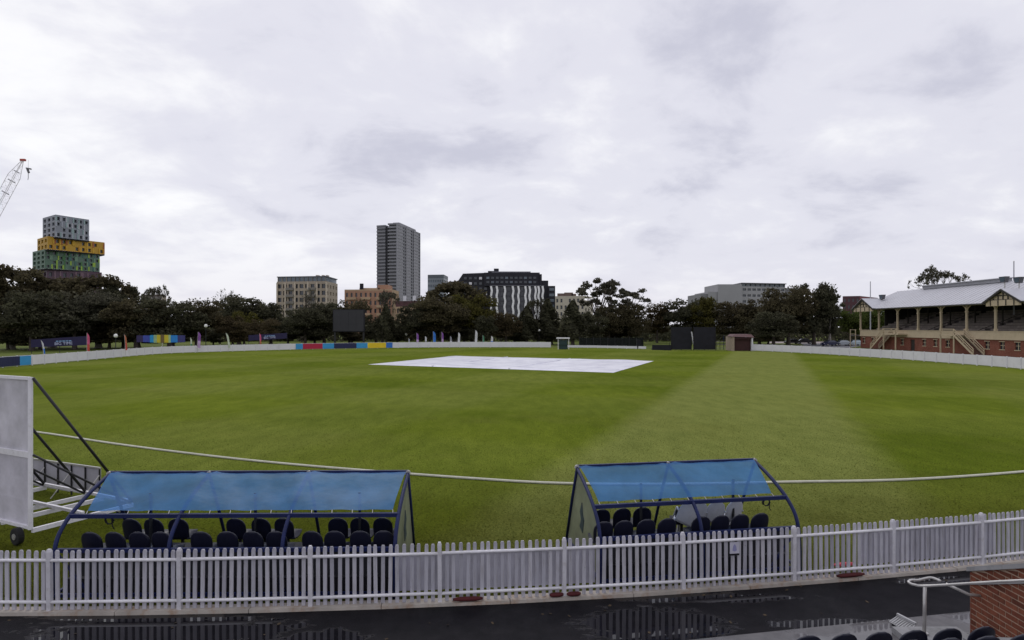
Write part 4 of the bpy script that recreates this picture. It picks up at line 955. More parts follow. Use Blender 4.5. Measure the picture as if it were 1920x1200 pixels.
# orange flats
ORNG = mat('salmon_render', (.36, .205, .135), .75, .14, .15); ORNG2 = mat('ochre_render', (.42, .30, .19), .75, .12, .15)
of = bldg('orange_flats', 'salmon orange block of flats with stepped roof right of the scoreboard', xd(695, 262))
P0, P1, P2 = xd(646, 262), xd(735, 260), xd(748, 275); z1 = zat(545, 261); facade(of, P0, P1, 0, z1, 10, 6, .42, .52, ORNG, GLASS, .45, None, sill=ORNG2); facade(of, P1, P2, 0, z1, 3, 6, .4, .5, ORNG2, GLASS, .4)
F4 = foot(P0, P1, P2); prismblock(of, F4, z1, z1 + .5, ORNG2, 'cornice')
for a, b, yt, m_ in ((674, 712, 540, ORNG2), (708, 728, 534, ORNG)):
    q0, q1 = xd(a, 263), xd(b, 263); MB().box(q0.x, q1.x, 263, 272, z1 + .5, zat(yt, 263)).build('penthouse', m_, of, world=True)
q = xd(676, 263); MB().box(q.x, q.x + 1.3, 261.6, 262.8, z1 + .5, zat(532, 263)).build('chimney', BLACK, of, world=True)
d = (P1 - P0).normalized(); L = (P1 - P0).length
for j in range(1, 6):
    for a in (.05, .35, .68):
        q0 = P0 + d * L * a + UP * (z1 * j / 6 - .4); mb = MB(); mb.hexa([q0 + Vector((0,-.9,0)), q0 + d*4 + Vector((0,-.9,0)), q0 + d*4 - Vector((0,.02,0)), q0 - Vector((0,.02,0))], [q0 + Vector((0,-.9,1.0)), q0 + d*4 + Vector((0,-.9,1.0)), q0 + d*4 + Vector((0,-.02,1.0)), q0 + Vector((0,-.02,1.0))]); mb.build('balcony', ORNG2, of, world=True)
of2 = bldg('ochre_flats', 'lower ochre flats with dark roof at the foot of the tall tower', xd(760, 252)); P0, P1, P2 = xd(742, 252), xd(786, 250), xd(792, 262); z1 = zat(575, 251)
facade(of2, P0, P1, 0, z1, 6, 4, .45, .5, ORNG2, GLASS, .4); facade(of2, P1, P2, 0, z1, 2, 4, .4, .5, ORNG, GLASS, .4); prismblock(of2, foot(P0, P1, P2), z1, z1 + 2.2, mat('dark_red_roof', (.10, .045, .05), .7), 'roof')
for px in (757, 775): q = xd(px, 251); MB().box(q.x, q.x + 1.0, 249.7, 251, z1 + 2.2, z1 + 4.2).build('chimney', FARWHITE, of2, world=True)

# tall residential tower
tw = bldg('tall_tower', 'tall grey residential tower with banded balconies, highest on the skyline', xd(745, 560)); TG = mat('tower_glass', (.028, .03, .04), .15, .3, .05, .6); TB = mat('tower_balustrade', (.22, .22, .25), .5, .12, .05); TP = mat('tower_pier', (.26, .26, .295), .6, .1, .05)
P0, P1, P2 = xd(727, 562), xd(744, 560), xd(788, 622); z1 = zat(418, 560)
core = foot(P0, P1, P2); cen = (core[0] + core[2]) / 2; prismblock(tw, [cen + (q - cen) * .93 for q in core], 0, z1, TG, 'glass_core')
Q0, Q1 = xd(706, 568), xd(722.5, 565); Q2 = Q1 + (P2 - P1) * .6; core2 = foot(Q0, Q1, Q2); cen2 = (core2[0] + core2[2]) / 2; z2 = zat(422, 566); prismblock(tw, [cen2 + (q - cen2) * .965 for q in core2], 0, z2, TG, 'glass_core')
R0, R1 = xd(722, 567), xd(728, 567); prismblock(tw, [R0, R1, R1 + (P2-P1)*.6, R0 + (P2-P1)*.6], 0, z2 - 1, mat('recess_dark', (.012, .013, .02), .4), 'recess')
fl = 2.95; nf = int(z1 / fl)
sl_me = {}
for nm, ring_, zt_ in (('a', core, z1), ('b', core2, z2)):
    mb = MB(); mb.prism([q - tw.location for q in ring_], (0, 0, 1.30)); sl_me[nm] = mb.mesh('balcony_band', TB)
    for j in range(1, int(zt_ / fl) + 1):
        link('balcony_band', sl_me[nm], tw, (0, 0, min(j * fl, zt_ - 1.30)))
dv = (P2 - P1); 
for k in (.0, .30, .36, .62, .68, .97):
    q = P1 + dv * k; dn = dv.normalized(); n_ = Vector((dn.y, -dn.x, 0)); mb = MB(); mb.hexa([q - n_*.5, q + dn*1.3 - n_*.5, q + dn*1.3 + n_*.35, q + n_*.35], [q - n_*.5 + UP*z1, q + dn*1.3 - n_*.5 + UP*z1, q + dn*1.3 + n_*.35 + UP*z1, q + n_*.35 + UP*z1]); mb.build('pier', TP if k not in (.36, .68) else TG, tw, world=True)
prismblock(tw, [cen + (q - cen) * .7 for q in core], z1, z1 + 2, TP, 'plant_room')

# small glass tower and low neighbour
gt = bldg('glass_office', 'small blue grey glass office tower right of the tall tower', xd(822, 430)); P0, P1, P2 = xd(802, 432), xd(832, 430), xd(840, 448); z1 = zat(515, 431); GB = mat('office_grey', (.22, .245, .28), .5, .15, .1)
facade(gt, P0, P1, 0, z1 - 2.5, 7, 11, .86, .55, GB, GLASSB, .3); facade(gt, P1, P2, 0, z1 - 2.5, 3, 11, .8, .55, mat('office_pale', (.36, .38, .42), .5), GLASSB, .3); prismblock(gt, foot(P0, P1, P2), z1 - 2.5, z1, mat('office_cap', (.10, .115, .135), .5), 'roof_band')
lo_ = bldg('low_dark_block', 'low dark block between the glass office and the finned building', xd(850, 400)); prismblock(lo_, foot(xd(842, 402), xd(860, 400), xd(864, 412)), 0, zat(529, 400), mat('low_dark', (.08, .08, .10), .6), 'wall'); prismblock(lo_, foot(xd(841, 401.5), xd(861, 399.5), xd(865, 412)), zat(529, 400), zat(527.5, 400), BLACK, 'roof')

# dark building with white fins
DK = mat('charcoal_cladding', (.020, .020, .028), .5, .2, .1, .25); DK2 = mat('grey_frame', (.15, .15, .175), .5); fb = bldg('finned_building', 'charcoal building with wavy white vertical fins on its front', xd(960, 340)); Df = 340
def fbox(px0, px1, yt, yb, D, dep, m_, nm): a, b = xd(px0, D), xd(px1, D); MB().box(a.x, b.x, D, D + dep, zat(yb, D) if yb else 0, zat(yt, D)).build(nm, m_, fb, world=True)
mb = MB(); zl = lambda y: zat(y, 348); mb.prism([xd(858, 348) + UP*0, xd(922, 348) + UP*0, xd(922, 348) + UP*zl(511), xd(868, 348) + UP*zl(513), xd(858, 348) + UP*zl(528)], (0, 24, 0)); mb.build('left_wing', DK, fb, world=True)
fbox(908, 1012, 511, 536, 346, 25, DK, 'upper_storeys'); fbox(922, 995, 509, 511, 349, 15, DK2, 'roof_edge'); fbox(926, 935, 503.5, 509, 351, 5, DK, 'lift_tower'); fbox(915, 926, 508, 511, 350.5, 6, DK, 'roof_plant'); fbox(1000, 1012, 512, 516, 352, 5, DK, 'roof_plant'); fbox(1012, 1016, 514, 0, 345, 22, DK, 'right_return')
fbox(1016, 1028, 526, 0, 346, 20, DK, 'right_wing'); fbox(1028, 1041, 536, 0, 345, 18, DK, 'end_bay')
for j in range(5):
    a, b = xd(1030, 345), xd(1039, 345); MB().box(a.x, b.x, 344.6, 344.95, zat(545 + j * 10.5, 345), zat(540 + j * 10.5, 345)).build('window', GLASSB, fb, world=True)
for j, yy in enumerate((519, 527)):
    for i in range(11):
        a = xd(912 + i * 8.8, 346); MB().box(a.x, a.x + 1.6, 345.7, 345.95, zat(yy + 4, 346), zat(yy, 346)).build('window', GLASSB if (i * 3 + j) % 4 == 0 else GLASS, fb, world=True)
for i in range(5):
    for j in range(6):
        a = xd(870 + i * 9.5, 348); MB().box(a.x, a.x + 1.5, 347.6, 347.95, zat(524 + j * 9.8, 348), zat(519.5 + j * 9.8, 348)).build('window', FARWHITE if (i + j * 2) % 7 == 3 else GLASS, fb, world=True)
P0, P1 = xd(919, Df), xd(1020, Df); facade(fb, P0, P1, 0, zat(536, Df), 16, 10, .78, .72, mat('fin_wall', (.055, .055, .07), .5), GLASS, .5)
MB().box(P0.x, P1.x, Df + .6, Df + 6, 0, zat(536, Df)).build('core', DK, fb, world=True)
MB().box(P0.x - .1, P1.x + .1, Df - 1.0, Df - .02, zat(536.2, Df), zat(535.2, Df)).build('frame_beam', DK2, fb, world=True)
FINW = mat('white_fin', (.85, .85, .87), .5)
for k, px in enumerate([921.5, 932, 946.6, 962, 972.3, 985.5, 993.2, 1004, 1010, 1017.7]):
    zt_, zb_ = zat(536.5, Df), zat(608, Df); n = 44; mb = MB(); ph = k * .9
    for i in range(n + 1):
        z = zt_ + (zb_ - zt_) * i / n; x = xd(px, Df).x + .2 * math.sin(z * 1.12); mb.v += [(x - .52, Df - .9, z), (x + .52, Df - .9, z), (x + .52, Df - .05, z), (x - .52, Df - .05, z)]
    for i in range(n):
        for c in range(4): c2 = (c+1) % 4; mb.f.append((i*4+c, i*4+c2, i*4+4+c2, i*4+4+c))
    mb.f += [(3,2,1,0), (n*4, n*4+1, n*4+2, n*4+3)]; mb.build('fin', FINW, fb, world=True)
for k, px in enumerate((891, 900, 908)):
    mb = MB(); n = 16; zt_, zb_ = zat(585, 338), zat(612, 338)
    for i in range(n + 1):
        z = zt_ + (zb_ - zt_) * i / n; x = xd(px, 338).x + .2 * math.sin(z * 1.12); mb.v += [(x - .46, 337.5, z), (x + .46, 337.5, z), (x + .46, 338.4, z), (x - .46, 338.4, z)]
    for i in range(n):
        for c in range(4): c2 = (c+1) % 4; mb.f.append((i*4+c, i*4+c2, i*4+4+c2, i*4+4+c))
    mb.build('fin', FINW, fb, world=True)
fbox(880, 919, 585, 0, 338.5, 9, DK, 'podium')

# cream building, grey complex, red building, pale block
crm = bldg('cream_building', 'cream apartment building right of the finned building', xd(1070, 300)); P0, P1, P2 = xd(1041, 302), xd(1096, 298), xd(1112, 314); z1 = zat(557, 300); CRW = mat('cream_render', (.46, .42, .35), .75, .12, .15)
facade(crm, P0, P1, 0, z1, 7, 6, .5, .55, CRW, GLASS, .5, lambda i, j: (i + j) % 5 == 2, sill=CRW); facade(crm, P1, P2, 0, z1 - 1.5, 3, 6, .5, .5, CRW, GLASS, .5); F4 = foot(P0, P1, P2); prismblock(crm, F4, z1, z1 + .5, CRW, 'parapet')
for px, w_, h_ in ((1046, 3.2, 1.4), (1059, 4.0, 1.8), (1072, 2.2, 1.2)): q = xd(px, 302); MB().box(q.x, q.x + w_, 303, 306, z1 + .5, z1 + .5 + h_).build('roof_plant', mat('roof_brown', (.14, .10, .085), .8), crm, world=True)
GC = mat('pale_grey_cladding', (.30, .30, .315), .6, .1, .1); GC2 = mat('mid_grey_cladding', (.20, .20, .215), .6, .12, .1); gc = bldg('grey_complex', 'stepped grey concrete complex above the trees right of the black screen', xd(1390, 400))
def gbox(px0, px1, yt, D, dep, m_, nm): a, b = xd(px0, D), xd(px1, D); MB().box(a.x, b.x, D, D + dep, 0, zat(yt, D)).build(nm, m_, gc, world=True)
gbox(1314, 1328, 551, 402, 30, GC2, 'stepped_wall'); gbox(1328, 1346, 547, 401, 30, GC, 'stepped_wall'); gbox(1346, 1391, 533, 400, 28, GC, 'main_wall')
P0, P1 = xd(1391, 404), xd(1472, 412); facade(gc, P0, P1, 0, zat(537, 406), 9, 8, .7, .4, GC, GLASS, .4); prismblock(gc, [P0 + Vector((0,.7,0)), P1 + Vector((0,.7,0)), P1 + Vector((0, 25, 0)), P0 + Vector((0, 25, 0))], 0, zat(537.1, 406), GC2, 'core'); prismblock(gc, [P0 + Vector((0,1,0)), P1 + Vector((0,1,0)), P1 + Vector((0, 20, 0)), P0 + Vector((0, 20, 0))], zat(537, 406), zat(532, 406), GLASSB, 'glazed_storey')
prismblock(gc, [P0 + Vector((-.5,-1,0)), P1 + Vector((.5,-1,0)), P1 + Vector((.5, 22, 0)), P0 + Vector((-.5, 22, 0))], zat(532, 406), zat(530.5, 406), mat('roof_slab', (.10, .10, .12), .6), 'roof')
for i in range(10): q = P0 + (P1 - P0) * i / 9 + Vector((0, .6, 0)); mb = MB(); mb.bar(q + UP*zat(537, 406), q + UP*zat(532, 406), .4); mb.build('mullion', GC2, gc, world=True)
gbox(1472, 1500, 540, 416, 20, GC2, 'rear_wing')
rb = bldg('dark_red_building', 'dark red building between the trees and the grandstand', xd(1600, 300)); RBM = mat('maroon_cladding', (.085, .035, .045), .7, .15, .1); P0, P1, P2 = xd(1580, 300), xd(1612, 297), xd(1646, 318)
facade(rb, P0, P1, 0, zat(556, 298), 4, 6, .4, .5, RBM, GLASS, .4); facade(rb, P1, P2, 0, zat(556, 298), 4, 6, .45, .5, mat('red_render', (.19, .045, .055), .7), GLASS, .4, sill=FARWHITE); prismblock(rb, foot(P0, P1, P2), zat(556, 298), zat(555, 298), RBM, 'roof')
pb = bldg('pale_block', 'pale low building half hidden by the bare tree on the left', xd(285, 260)); P0, P1, P2 = xd(266, 262), xd(304, 260), xd(312, 272); facade(pb, P0, P1, 0, zat(556, 261), 4, 5, .5, .5, mat('pale_stone', (.30, .28, .27), .8), GLASS, .4); facade(pb, P1, P2, 0, zat(556, 261), 2, 5, .5, .5, BEIGE, GLASS, .4); prismblock(pb, foot(P0, P1, P2), zat(556, 261), zat(552, 261), mat('brown_roof', (.13, .10, .085), .8), 'roof')

# ------------------------------------------------------------------ crane
Dc = 300; tip = at(43, 300, Dc); piv = at(-75, 519, Dc); cr_ = thing('crane', 'white lattice crane jib with red tip at the upper left', 'crane', (piv.x, Dc, 0)); CW = mat('crane_white', (.8, .78, .82), .5); CRD = mat('crane_red', (.40, .06, .04), .5)
d = (tip - piv).normalized(); n_ = Vector((-d.z, 0, d.x)); w_ = Vector((0, 1, 0)); L = (tip - piv).length; hw = 1.7; mb = MB()
def chord(u, a, b): k = 1 if u < L * .86 else max(.12, (L - u) / (L * .14)); return piv + d * u + n_ * (a * hw * k) + w_ * (b * hw * k)
for a, b in ((1,1), (1,-1), (-1,1), (-1,-1)):
    mb.tube([chord(u, a, b) for u in (0, L*.3, L*.6, L*.86, L)], .12, 5)
mb.build('jib_chords', CW, cr_, world=True); mb = MB(); N_ = 20
for i in range(N_):
    u0, u1 = L * i / N_, L * (i + 1) / N_
    for a0, b0, a1, b1 in ((1,1,-1,1), (-1,1,-1,-1), (-1,-1,1,-1), (1,-1,1,1)):
        if i % 2: a0, b0, a1, b1 = a1, b1, a0, b0
        mb.bar(chord(u0, a0, b0), chord(u1, a1, b1), .055); mb.bar(chord(u0, a0, b0), chord(u0, a1, b1), .055)
mb.build('jib_lattice', CW, cr_, world=True)
for u in (L * .12, L * .52, L * .72, L * .82, L * .9):
    mb = MB(); q = piv + d * u; s_ = hw * (1.1 if u < L * .86 else .8); mb.bar(q - n_ * s_, q + n_ * s_, .3, .5); mb.build('joint_frame', mat('crane_grey', (.4, .4, .43), .5), cr_, world=True)
mb = MB(); mb.bar(tip - Vector((1.1, 0, 0)), tip + Vector((1.1, 0, .0)), 1.2, .9); mb.build('tip_sheave', CRD, cr_, world=True)
hk = at(53, 319, Dc); mb = MB(); mb.bar((tip.x + 2.5, Dc, tip.z), (hk.x, Dc, hk.z), .06); mb.build('hoist_rope', BLACKSTEEL, cr_, world=True)
mb = MB(); mb.hexa([(hk.x-.9, Dc-.4, hk.z+.6), (hk.x+1.3, Dc-.4, hk.z+.2), (hk.x+1.3, Dc+.4, hk.z+.2), (hk.x-.9, Dc+.4, hk.z+.6)], [(hk.x-.9, Dc-.4, hk.z+1.2), (hk.x+1.3, Dc-.4, hk.z+.8), (hk.x+1.3, Dc+.4, hk.z+.8), (hk.x-.9, Dc+.4, hk.z+1.2)]); mb.bar((hk.x-.4, Dc, hk.z+.5), (hk.x+.3, Dc, hk.z-1.3), .7); mb.tube([(hk.x, Dc, hk.z-1.3), (hk.x, Dc, hk.z-3.6), (hk.x-.2, Dc, hk.z-4.6)], .12, 6); mb.build('hook_block', mat('hook_grey', (.12, .12, .13), .5), cr_, world=True)
mb = MB()
for a in (-1, 1):
    for b in (-1, 1): mb.bar((piv.x + a, Dc + b, 0), (piv.x + a, Dc + b, piv.z), .25)
for i in range(12):
    z0, z1_ = piv.z * i / 12, piv.z * (i + 1) / 12
    for b in (-1, 1): mb.bar((piv.x - 1, Dc + b, z0), (piv.x + 1, Dc + b, z1_), .12)
mb.build('mast', CW, cr_, world=True)
MB().box(piv.x - 5, piv.x + 1.4, Dc - 1.5, Dc + 1.5, piv.z - .2, piv.z + 2.2).build('machinery_deck', CRD, cr_, world=True)

# ------------------------------------------------------------------ grandstand
GX = 82.0; D0g, D1g = 101.5, 150.5; COLS = [150.5, 143, 136.1, 129.2, 122.3, 115.4, 108.5, 101.5]; Zb, Zc, Ze, Zr = 2.75, 4.1, 9.05, 13.1; XB = 96.0
gs = thing('grandstand', 'old red brick grandstand with grey metal roof and cream posts', 'grandstand', (GX, 126, 0)); ROOF = mat('corrugated_roof', (.49, .49, .53), .45, .08, .3, .4, grime=((.40, .38, .39), .3)); GB_ = lambda nm, m_, *a: MB().box(*a).build(nm, m_, gs, world=True)
# brick front with openings
wins = [82 * F / (px - 960) for px in (1620, 1637, 1692, 1733, 1754, 1777, 1851, 1879, 1908)]; doors = [82 * F / (1711 - 960)]
ops = sorted([(q - .55, q + .55, 1.15, 2.45, 'w') for q in wins] + [(q - .7, q + .7, .05, 2.3, 'd') for q in doors]); m = MB(); y = D0g
for a, b, z0, z1, k in ops:
    m.quad((GX, a, 0), (GX, y, 0), (GX, y, Zb), (GX, a, Zb)); m.quad((GX, b, 0), (GX, a, 0), (GX, a, z0), (GX, b, z0)); m.quad((GX, b, z1), (GX, a, z1), (GX, a, Zb), (GX, b, Zb))
    for q in (((a,z0),(b,z0)), ((b,z0),(b,z1)), ((b,z1),(a,z1)), ((a,z1),(a,z0))): m.quad((GX, *q[0]), (GX, *q[1]), (GX + .25, *q[1]), (GX + .25, *q[0]))
    if k == 'w':
        w_ = GB_('window', GLASS, GX + .2, GX + .24, a, b, z0, z1); 
        for zz_ in (z0 - .12, z1 - .06):
            mb = MB(); mb.box(GX - .06, GX + .1, a - .1, b + .1, zz_, zz_ + .12); mb.build('sill' if zz_ < z0 else 'lintel', CREAM, gs, world=True)
        mb = MB(); mb.bar((GX + .17, (a+b)/2, z0), (GX + .17, (a+b)/2, z1), .09); mb.bar((GX + .17, a, (z0+z1)/2), (GX + .17, b, (z0+z1)/2), .08); mb.build('glazing_bar', CREAM, gs, world=True)
    else: GB_('door', TIMBERDARK, GX + .18, GX + .24, a, b, z0, z1)
    y = b
m.quad((GX, D1g, 0), (GX, y, 0), (GX, y, Zb), (GX, D1g, Zb)); m.build('brick_wall', STANDBRICK, gs, world=True)
GB_('end_wall', STANDBRICK, GX + .26, XB, D0g, D0g + .3, 0, Zb); GB_('end_wall', STANDBRICK, GX + .26, XB, D1g - .3, D1g, 0, Zb)
GB_('fascia_band', CREAM, GX - .12, GX + .15, D0g - .1, D1g + .1, Zb + .002, Zc); GB_('fascia_cap', CREAM, GX - .2, GX + .25, D0g - .15, D1g + .15, Zc, Zc + .12); GB_('drip_course', CREAM, GX - .2, GX - .121, D0g - .1, D1g + .1, Zb - .02, Zb + .16)
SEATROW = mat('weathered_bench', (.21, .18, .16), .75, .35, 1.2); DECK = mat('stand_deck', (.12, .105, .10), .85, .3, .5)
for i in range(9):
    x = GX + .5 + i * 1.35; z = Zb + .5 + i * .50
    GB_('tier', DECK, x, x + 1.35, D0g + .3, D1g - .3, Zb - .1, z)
    for s0, s1 in ((D0g + .6, 113.5), (114.9, 127.3), (128.7, 139), (140.4, D1g - 1.5)):
        GB_('bench', SEATROW, x + .55, x + .95, s0, s1, z + .38, z + .44); GB_('bench_back', SEATROW, x + 1.0, x + 1.05, s0, s1, z + .5, z + .85)
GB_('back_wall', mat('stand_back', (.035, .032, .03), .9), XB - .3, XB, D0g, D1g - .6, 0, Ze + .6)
for s0 in (113.6, 127.4, 139.1):
    mb = MB(); mb.bar((GX + .6, s0 + .2, Zb + 1.4), (XB - 1.5, s0 + .2, Zb + 6.0), .1); mb.build('aisle_rail', TIMBERDARK, gs, world=True)
for k, y in enumerate(COLS):
    mb = MB(); mb.bar((GX, y, Zc + .12), (GX, y, Ze - .25), .30); mb.bar((GX, y, Zc + .12), (GX, y, Zc + .5), .42); mb.bar((GX, y, Ze - 1.5), (GX, y, Ze - 1.3), .42); mb.build('column', CREAM, gs, world=True)
    for s_ in (-1, 1):
        if 0 <= k + s_ < len(COLS) or True:
            mb = MB(); mb.tube([(GX, y + s_ * .12, Ze - 1.3), (GX, y + s_ * .35, Ze - .7), (GX, y + s_ * 1.0, Ze - .28)], .10, 5); mb.build('bracket', CREAM, gs, world=True)
    for xx in (GX + 6.5,): mb = MB(); mb.bar((xx, y, Zb + 2), (xx, y, Ze + 2), .2); mb.build('inner_column', TIMBERDARK, gs, world=True)
GB_('eaves_beam', CREAM, GX - .1, GX + .1, D0g, D1g, Ze - .28, Ze - .02)
EX = GX - 1.3; ME0, ME1 = 143.6, 107.0; RXm = 89.0
m = MB(); rA, rB = (RXm, 147.5, Zr), (RXm, 103.5, Zr)
e00, e01, e10, e11 = (EX, 151.5, Ze - .05), (EX, 100.5, Ze - .05), (XB + 1, 151.5, Ze + .2), (XB + 1, 100.5, Ze + .2)
m.f = []; m.add([e00, e01, rB, rA], [(0,1,2,3)]); m.add([e10, e00, rA], [(0,1,2)]); m.add([e01, e11, rB], [(0,1,2)]); m.add([e11, e10, rA, rB], [(0,1,2,3)])
rf = m.build('roof', ROOF, gs, world=True); mod = rf.modifiers.new('s', 'SOLIDIFY'); mod.thickness = .12
for k in range(40):                                # standing seams on the field side
    y = 150.0 - k * 1.25; tt = .999; yr = min(147.5, max(103.5, y)); mb = MB(); a = Vector((EX, y, Ze - .02)); b = Vector((RXm, y, Zr + .03))
    if y > 147.5: b = Vector((EX + (RXm-EX) * (151.5 - y)/4, y, Ze + (Zr-Ze) * (151.5 - y)/4))
    if y < 103.5: b = Vector((EX + (RXm-EX) * (y - 100.5)/3, y, Ze + (Zr-Ze) * (y - 100.5)/3))
    mb.bar(a + UP*.0, b + UP*.0, .05, .035); mb.build('roof_seam', ROOF, rf); rf.children[-1].location = -gs.location
GB_('gutter', mat('gutter_dark', (.07, .07, .075), .6), EX - .12, EX, 100.5, 151.5, Ze - .26, Ze - .07)
GB_('ridge_vent', mat('vent_grey', (.30, .30, .33), .6), RXm - .5, RXm + .5, 114.5, 138, Zr - .1, Zr + .55); GB_('ridge_vent_roof', ROOF, RXm - .8, RXm + .8, 114.2, 138.3, Zr + .55, Zr + .68)
def gable(y0, y1, apex):
    yc = (y0 + y1) / 2; o_ = .7; X0 = EX - .55; xr = RXm + 1; z0 = Ze - .1
    m = MB(); m.add([(X0, y0 - o_, z0), (X0, yc, apex), (xr, yc, apex), (xr, y0 - o_, z0)], [(0,1,2,3)]); m.add([(X0, y1 + o_, z0), (X0, yc, apex), (xr, yc, apex), (xr, y1 + o_, z0)], [(3,2,1,0)]); g_ = m.build('gable_roof', ROOF, gs, world=True); md = g_.modifiers.new('s', 'SOLIDIFY'); md.thickness = .14
    m = MB(); m.prism([(EX - .10, y0, z0 + .4), (EX - .10, y1, z0 + .4), (EX - .10, yc, apex - .35)], (.2, 0, 0)); m.build('gable_wall', CREAM, gs, world=True)
    GB_('gable_beam', CREAM, EX - .30, EX - .02, y0 - .1, y1 + .1, z0 - .55, z0 + .39)
    for s_ in (y0 - o_, y1 + o_): mb = MB(); mb.bar((X0 + .02, s_, z0 - .12), (X0 + .02, yc, apex - .12), .1, .34); mb.build('bargeboard', TIMBERDARK, gs, world=True)
    hy = (y1 - y0)
    for k in (-.3, -.15, 0, .15, .3):
        y = yc + hy * k; zt_ = apex - .4 - (apex - .4 - z0) * abs(k) * 2 * .98; mb = MB(); mb.bar((EX - .16, y, z0 + .4), (EX - .16, y, zt_), .10, .16); mb.build('timber_strip', TIMBERDARK, gs, world=True)
    for zz_ in (z0 + .42, z0 + 1.15): hw_ = hy / 2 * (1 - (zz_ - z0) / (apex - z0)); mb = MB(); mb.bar((EX - .19, yc - hw_, zz_), (EX - .19, yc + hw_, zz_), .08, .14); mb.build('timber_strip', TIMBERDARK, gs, world=True)
    for k in (-.36, -.12, .12, .36): mb = MB(); mb.bar((EX - .35, yc + hy * k, z0 - .5), (EX - .35, yc + hy * k, z0 + .38), .08, .14); mb.build('timber_strip', TIMBERDARK, gs, world=True)
MB().prism([(GX + 5.5, 150.15, 0), (XB, 150.15, 0), (XB, 150.15, 9.2), (GX + 8.5, 150.15, 10.0), (GX + 5.5, 150.15, 9.6)], (0, .2, 0)).build('end_screen', mat('stand_back', (.035, .032, .03), .9), gs, world=True)
gable(143, 150.5, 11.3); gable(101.5, 108.5, 11.1)
def stair(label, ytop, ybot, landing, posts, z_top=3.5):
    t = thing('staircase', label, 'staircase', (GX - 1.2, ytop, 0), 0, 'outside stairs of the grandstand'); xa, xb = GX - 2.15, GX - .25
    def b(nm, m_, *a): MB().box(*a).build(nm, m_, t, world=True)
    b('landing', CREAM, xa, xb, min(landing), max(landing), z_top - .25, z_top)
    for y in posts: mb = MB(); mb.bar((xa + .1, y, 0), (xa + .1, y, z_top + 1.0), .2); mb.build('post', CREAM, t, world=True)
    for z in (.5, 1.0): mb = MB(); mb.bar((xa + .05, landing[0], z_top + z), (xa + .05, landing[1], z_top + z), .1, .12); mb.build('landing_rail', CREAM, t, world=True)
    n = 16
    for i in range(n):
        y = ytop + (ybot - ytop) * (i + .5) / n; z = z_top * (1 - (i + 1) / n); b('tread', DECK, xa + .1, xb - .1, y - abs(ybot - ytop)/n*.55, y + abs(ybot - ytop)/n*.55, z, z + .06)
    for x in (xa, xb):
        mb = MB(); mb.bar((x, ytop, z_top - .1), (x, ybot, .1), .10, .34); mb.build('stringer', CREAM, t, world=True)
        for dz in (.55, 1.0): mb = MB(); mb.bar((x, ytop, z_top + dz), (x, ybot, dz + .1), .09, .12); mb.build('handrail', CREAM, t, world=True)
        for k in (0, .5, 1): y = ytop + (ybot - ytop) * k; z = z_top * (1 - k); mb = MB(); mb.bar((x, y, max(0, z - .1)), (x, y, z + 1.08), .12); mb.build('baluster', CREAM, t, world=True)
stair('cream staircase descending to the right in front of the grandstand', 115.7, 110.8, (115.7, 119.5), (115.8, 119.4))
stair('cream staircase descending to the left at the far end of the grandstand', 137.8, 142.6, (137.8, 132.5), (137.7, 133.4))
# verandah frame at the far end
vf = thing('side_balcony', 'small cream balcony frame at the far end of the grandstand', 'balcony', (GX - 1, 154, 0))
for y in (150.9, 153.2): mb = MB(); mb.bar((GX - 1, y, 0), (GX - 1, y, 4.3), .14); mb.build('post', CREAM, vf, world=True)
for z in (3.2, 4.2): mb = MB(); mb.bar((GX - 1, 150.7, z), (GX - 1, 153.4, z), .09, .10); mb.build('rail', CREAM, vf, world=True)
MB().box(GX - 1, GX + 2, 150.8, 153.3, 2.75, 2.95).build('floor', DECK, vf, world=True)
# floodlights and masts
def flood(px, py, X, label):
    D = X * F / (px - 960); z = zat(py, D); t = thing('floodlight', label, 'floodlight', (X, D, z - 3.0), 0, 'floodlights on the stand roof'); MB().tube([(0,0,0),(0,0,2.6)], .1, 6).build('pole', STEEL, t); mb = MB(); mb.hexa([(-.4,-.45,2.4),(.2,-.45,2.4),(.2,.45,2.4),(-.4,.45,2.4)], [(-.5,-.75,3.4),(.3,-.75,3.4),(.3,.75,3.4),(-.5,.75,3.4)]); mb.build('lamp_head', mat('lamp_grey', (.09, .09, .10), .5), t)
    mb = MB(); mb.add([(-.42,-.4,2.5),(-.42,.4,2.5),(-.51,.65,3.3),(-.51,-.65,3.3)], [(3,2,1,0)]); mb.build('lens', GLASSB, t)
flood(1884, 523, 84.6, 'floodlight on the ridge left of the near gable'); flood(1911, 524, 84, 'floodlight at the right edge above the near gable'); flood(1655, 556, 84.5, 'floodlight beside the far gable of the grandstand')
def mast(px, yt, yb, D, label):
    q = xd(px, D); t = thing('roof_mast', label, 'mast', (q.x, D, 0), 0, 'masts behind the stand'); MB().tube([(0,0,0),(0,0,zat(yb,D)),(0,0,zat(yt,D))], [.16,.13,.09], 6).build('pole', mat('mast_grey', (.42, .42, .46), .5), t); MB().tube([(0,0,zat(yt,D)),(0,0,zat(yt,D)+.2)], [.16,.05], 6).build('finial', STEEL, t)
mast(1632, 529, 600, 162, 'thin pale mast rising above the far gable'); mast(1901, 491, 560, 118, 'thin pale mast rising above the near gable')

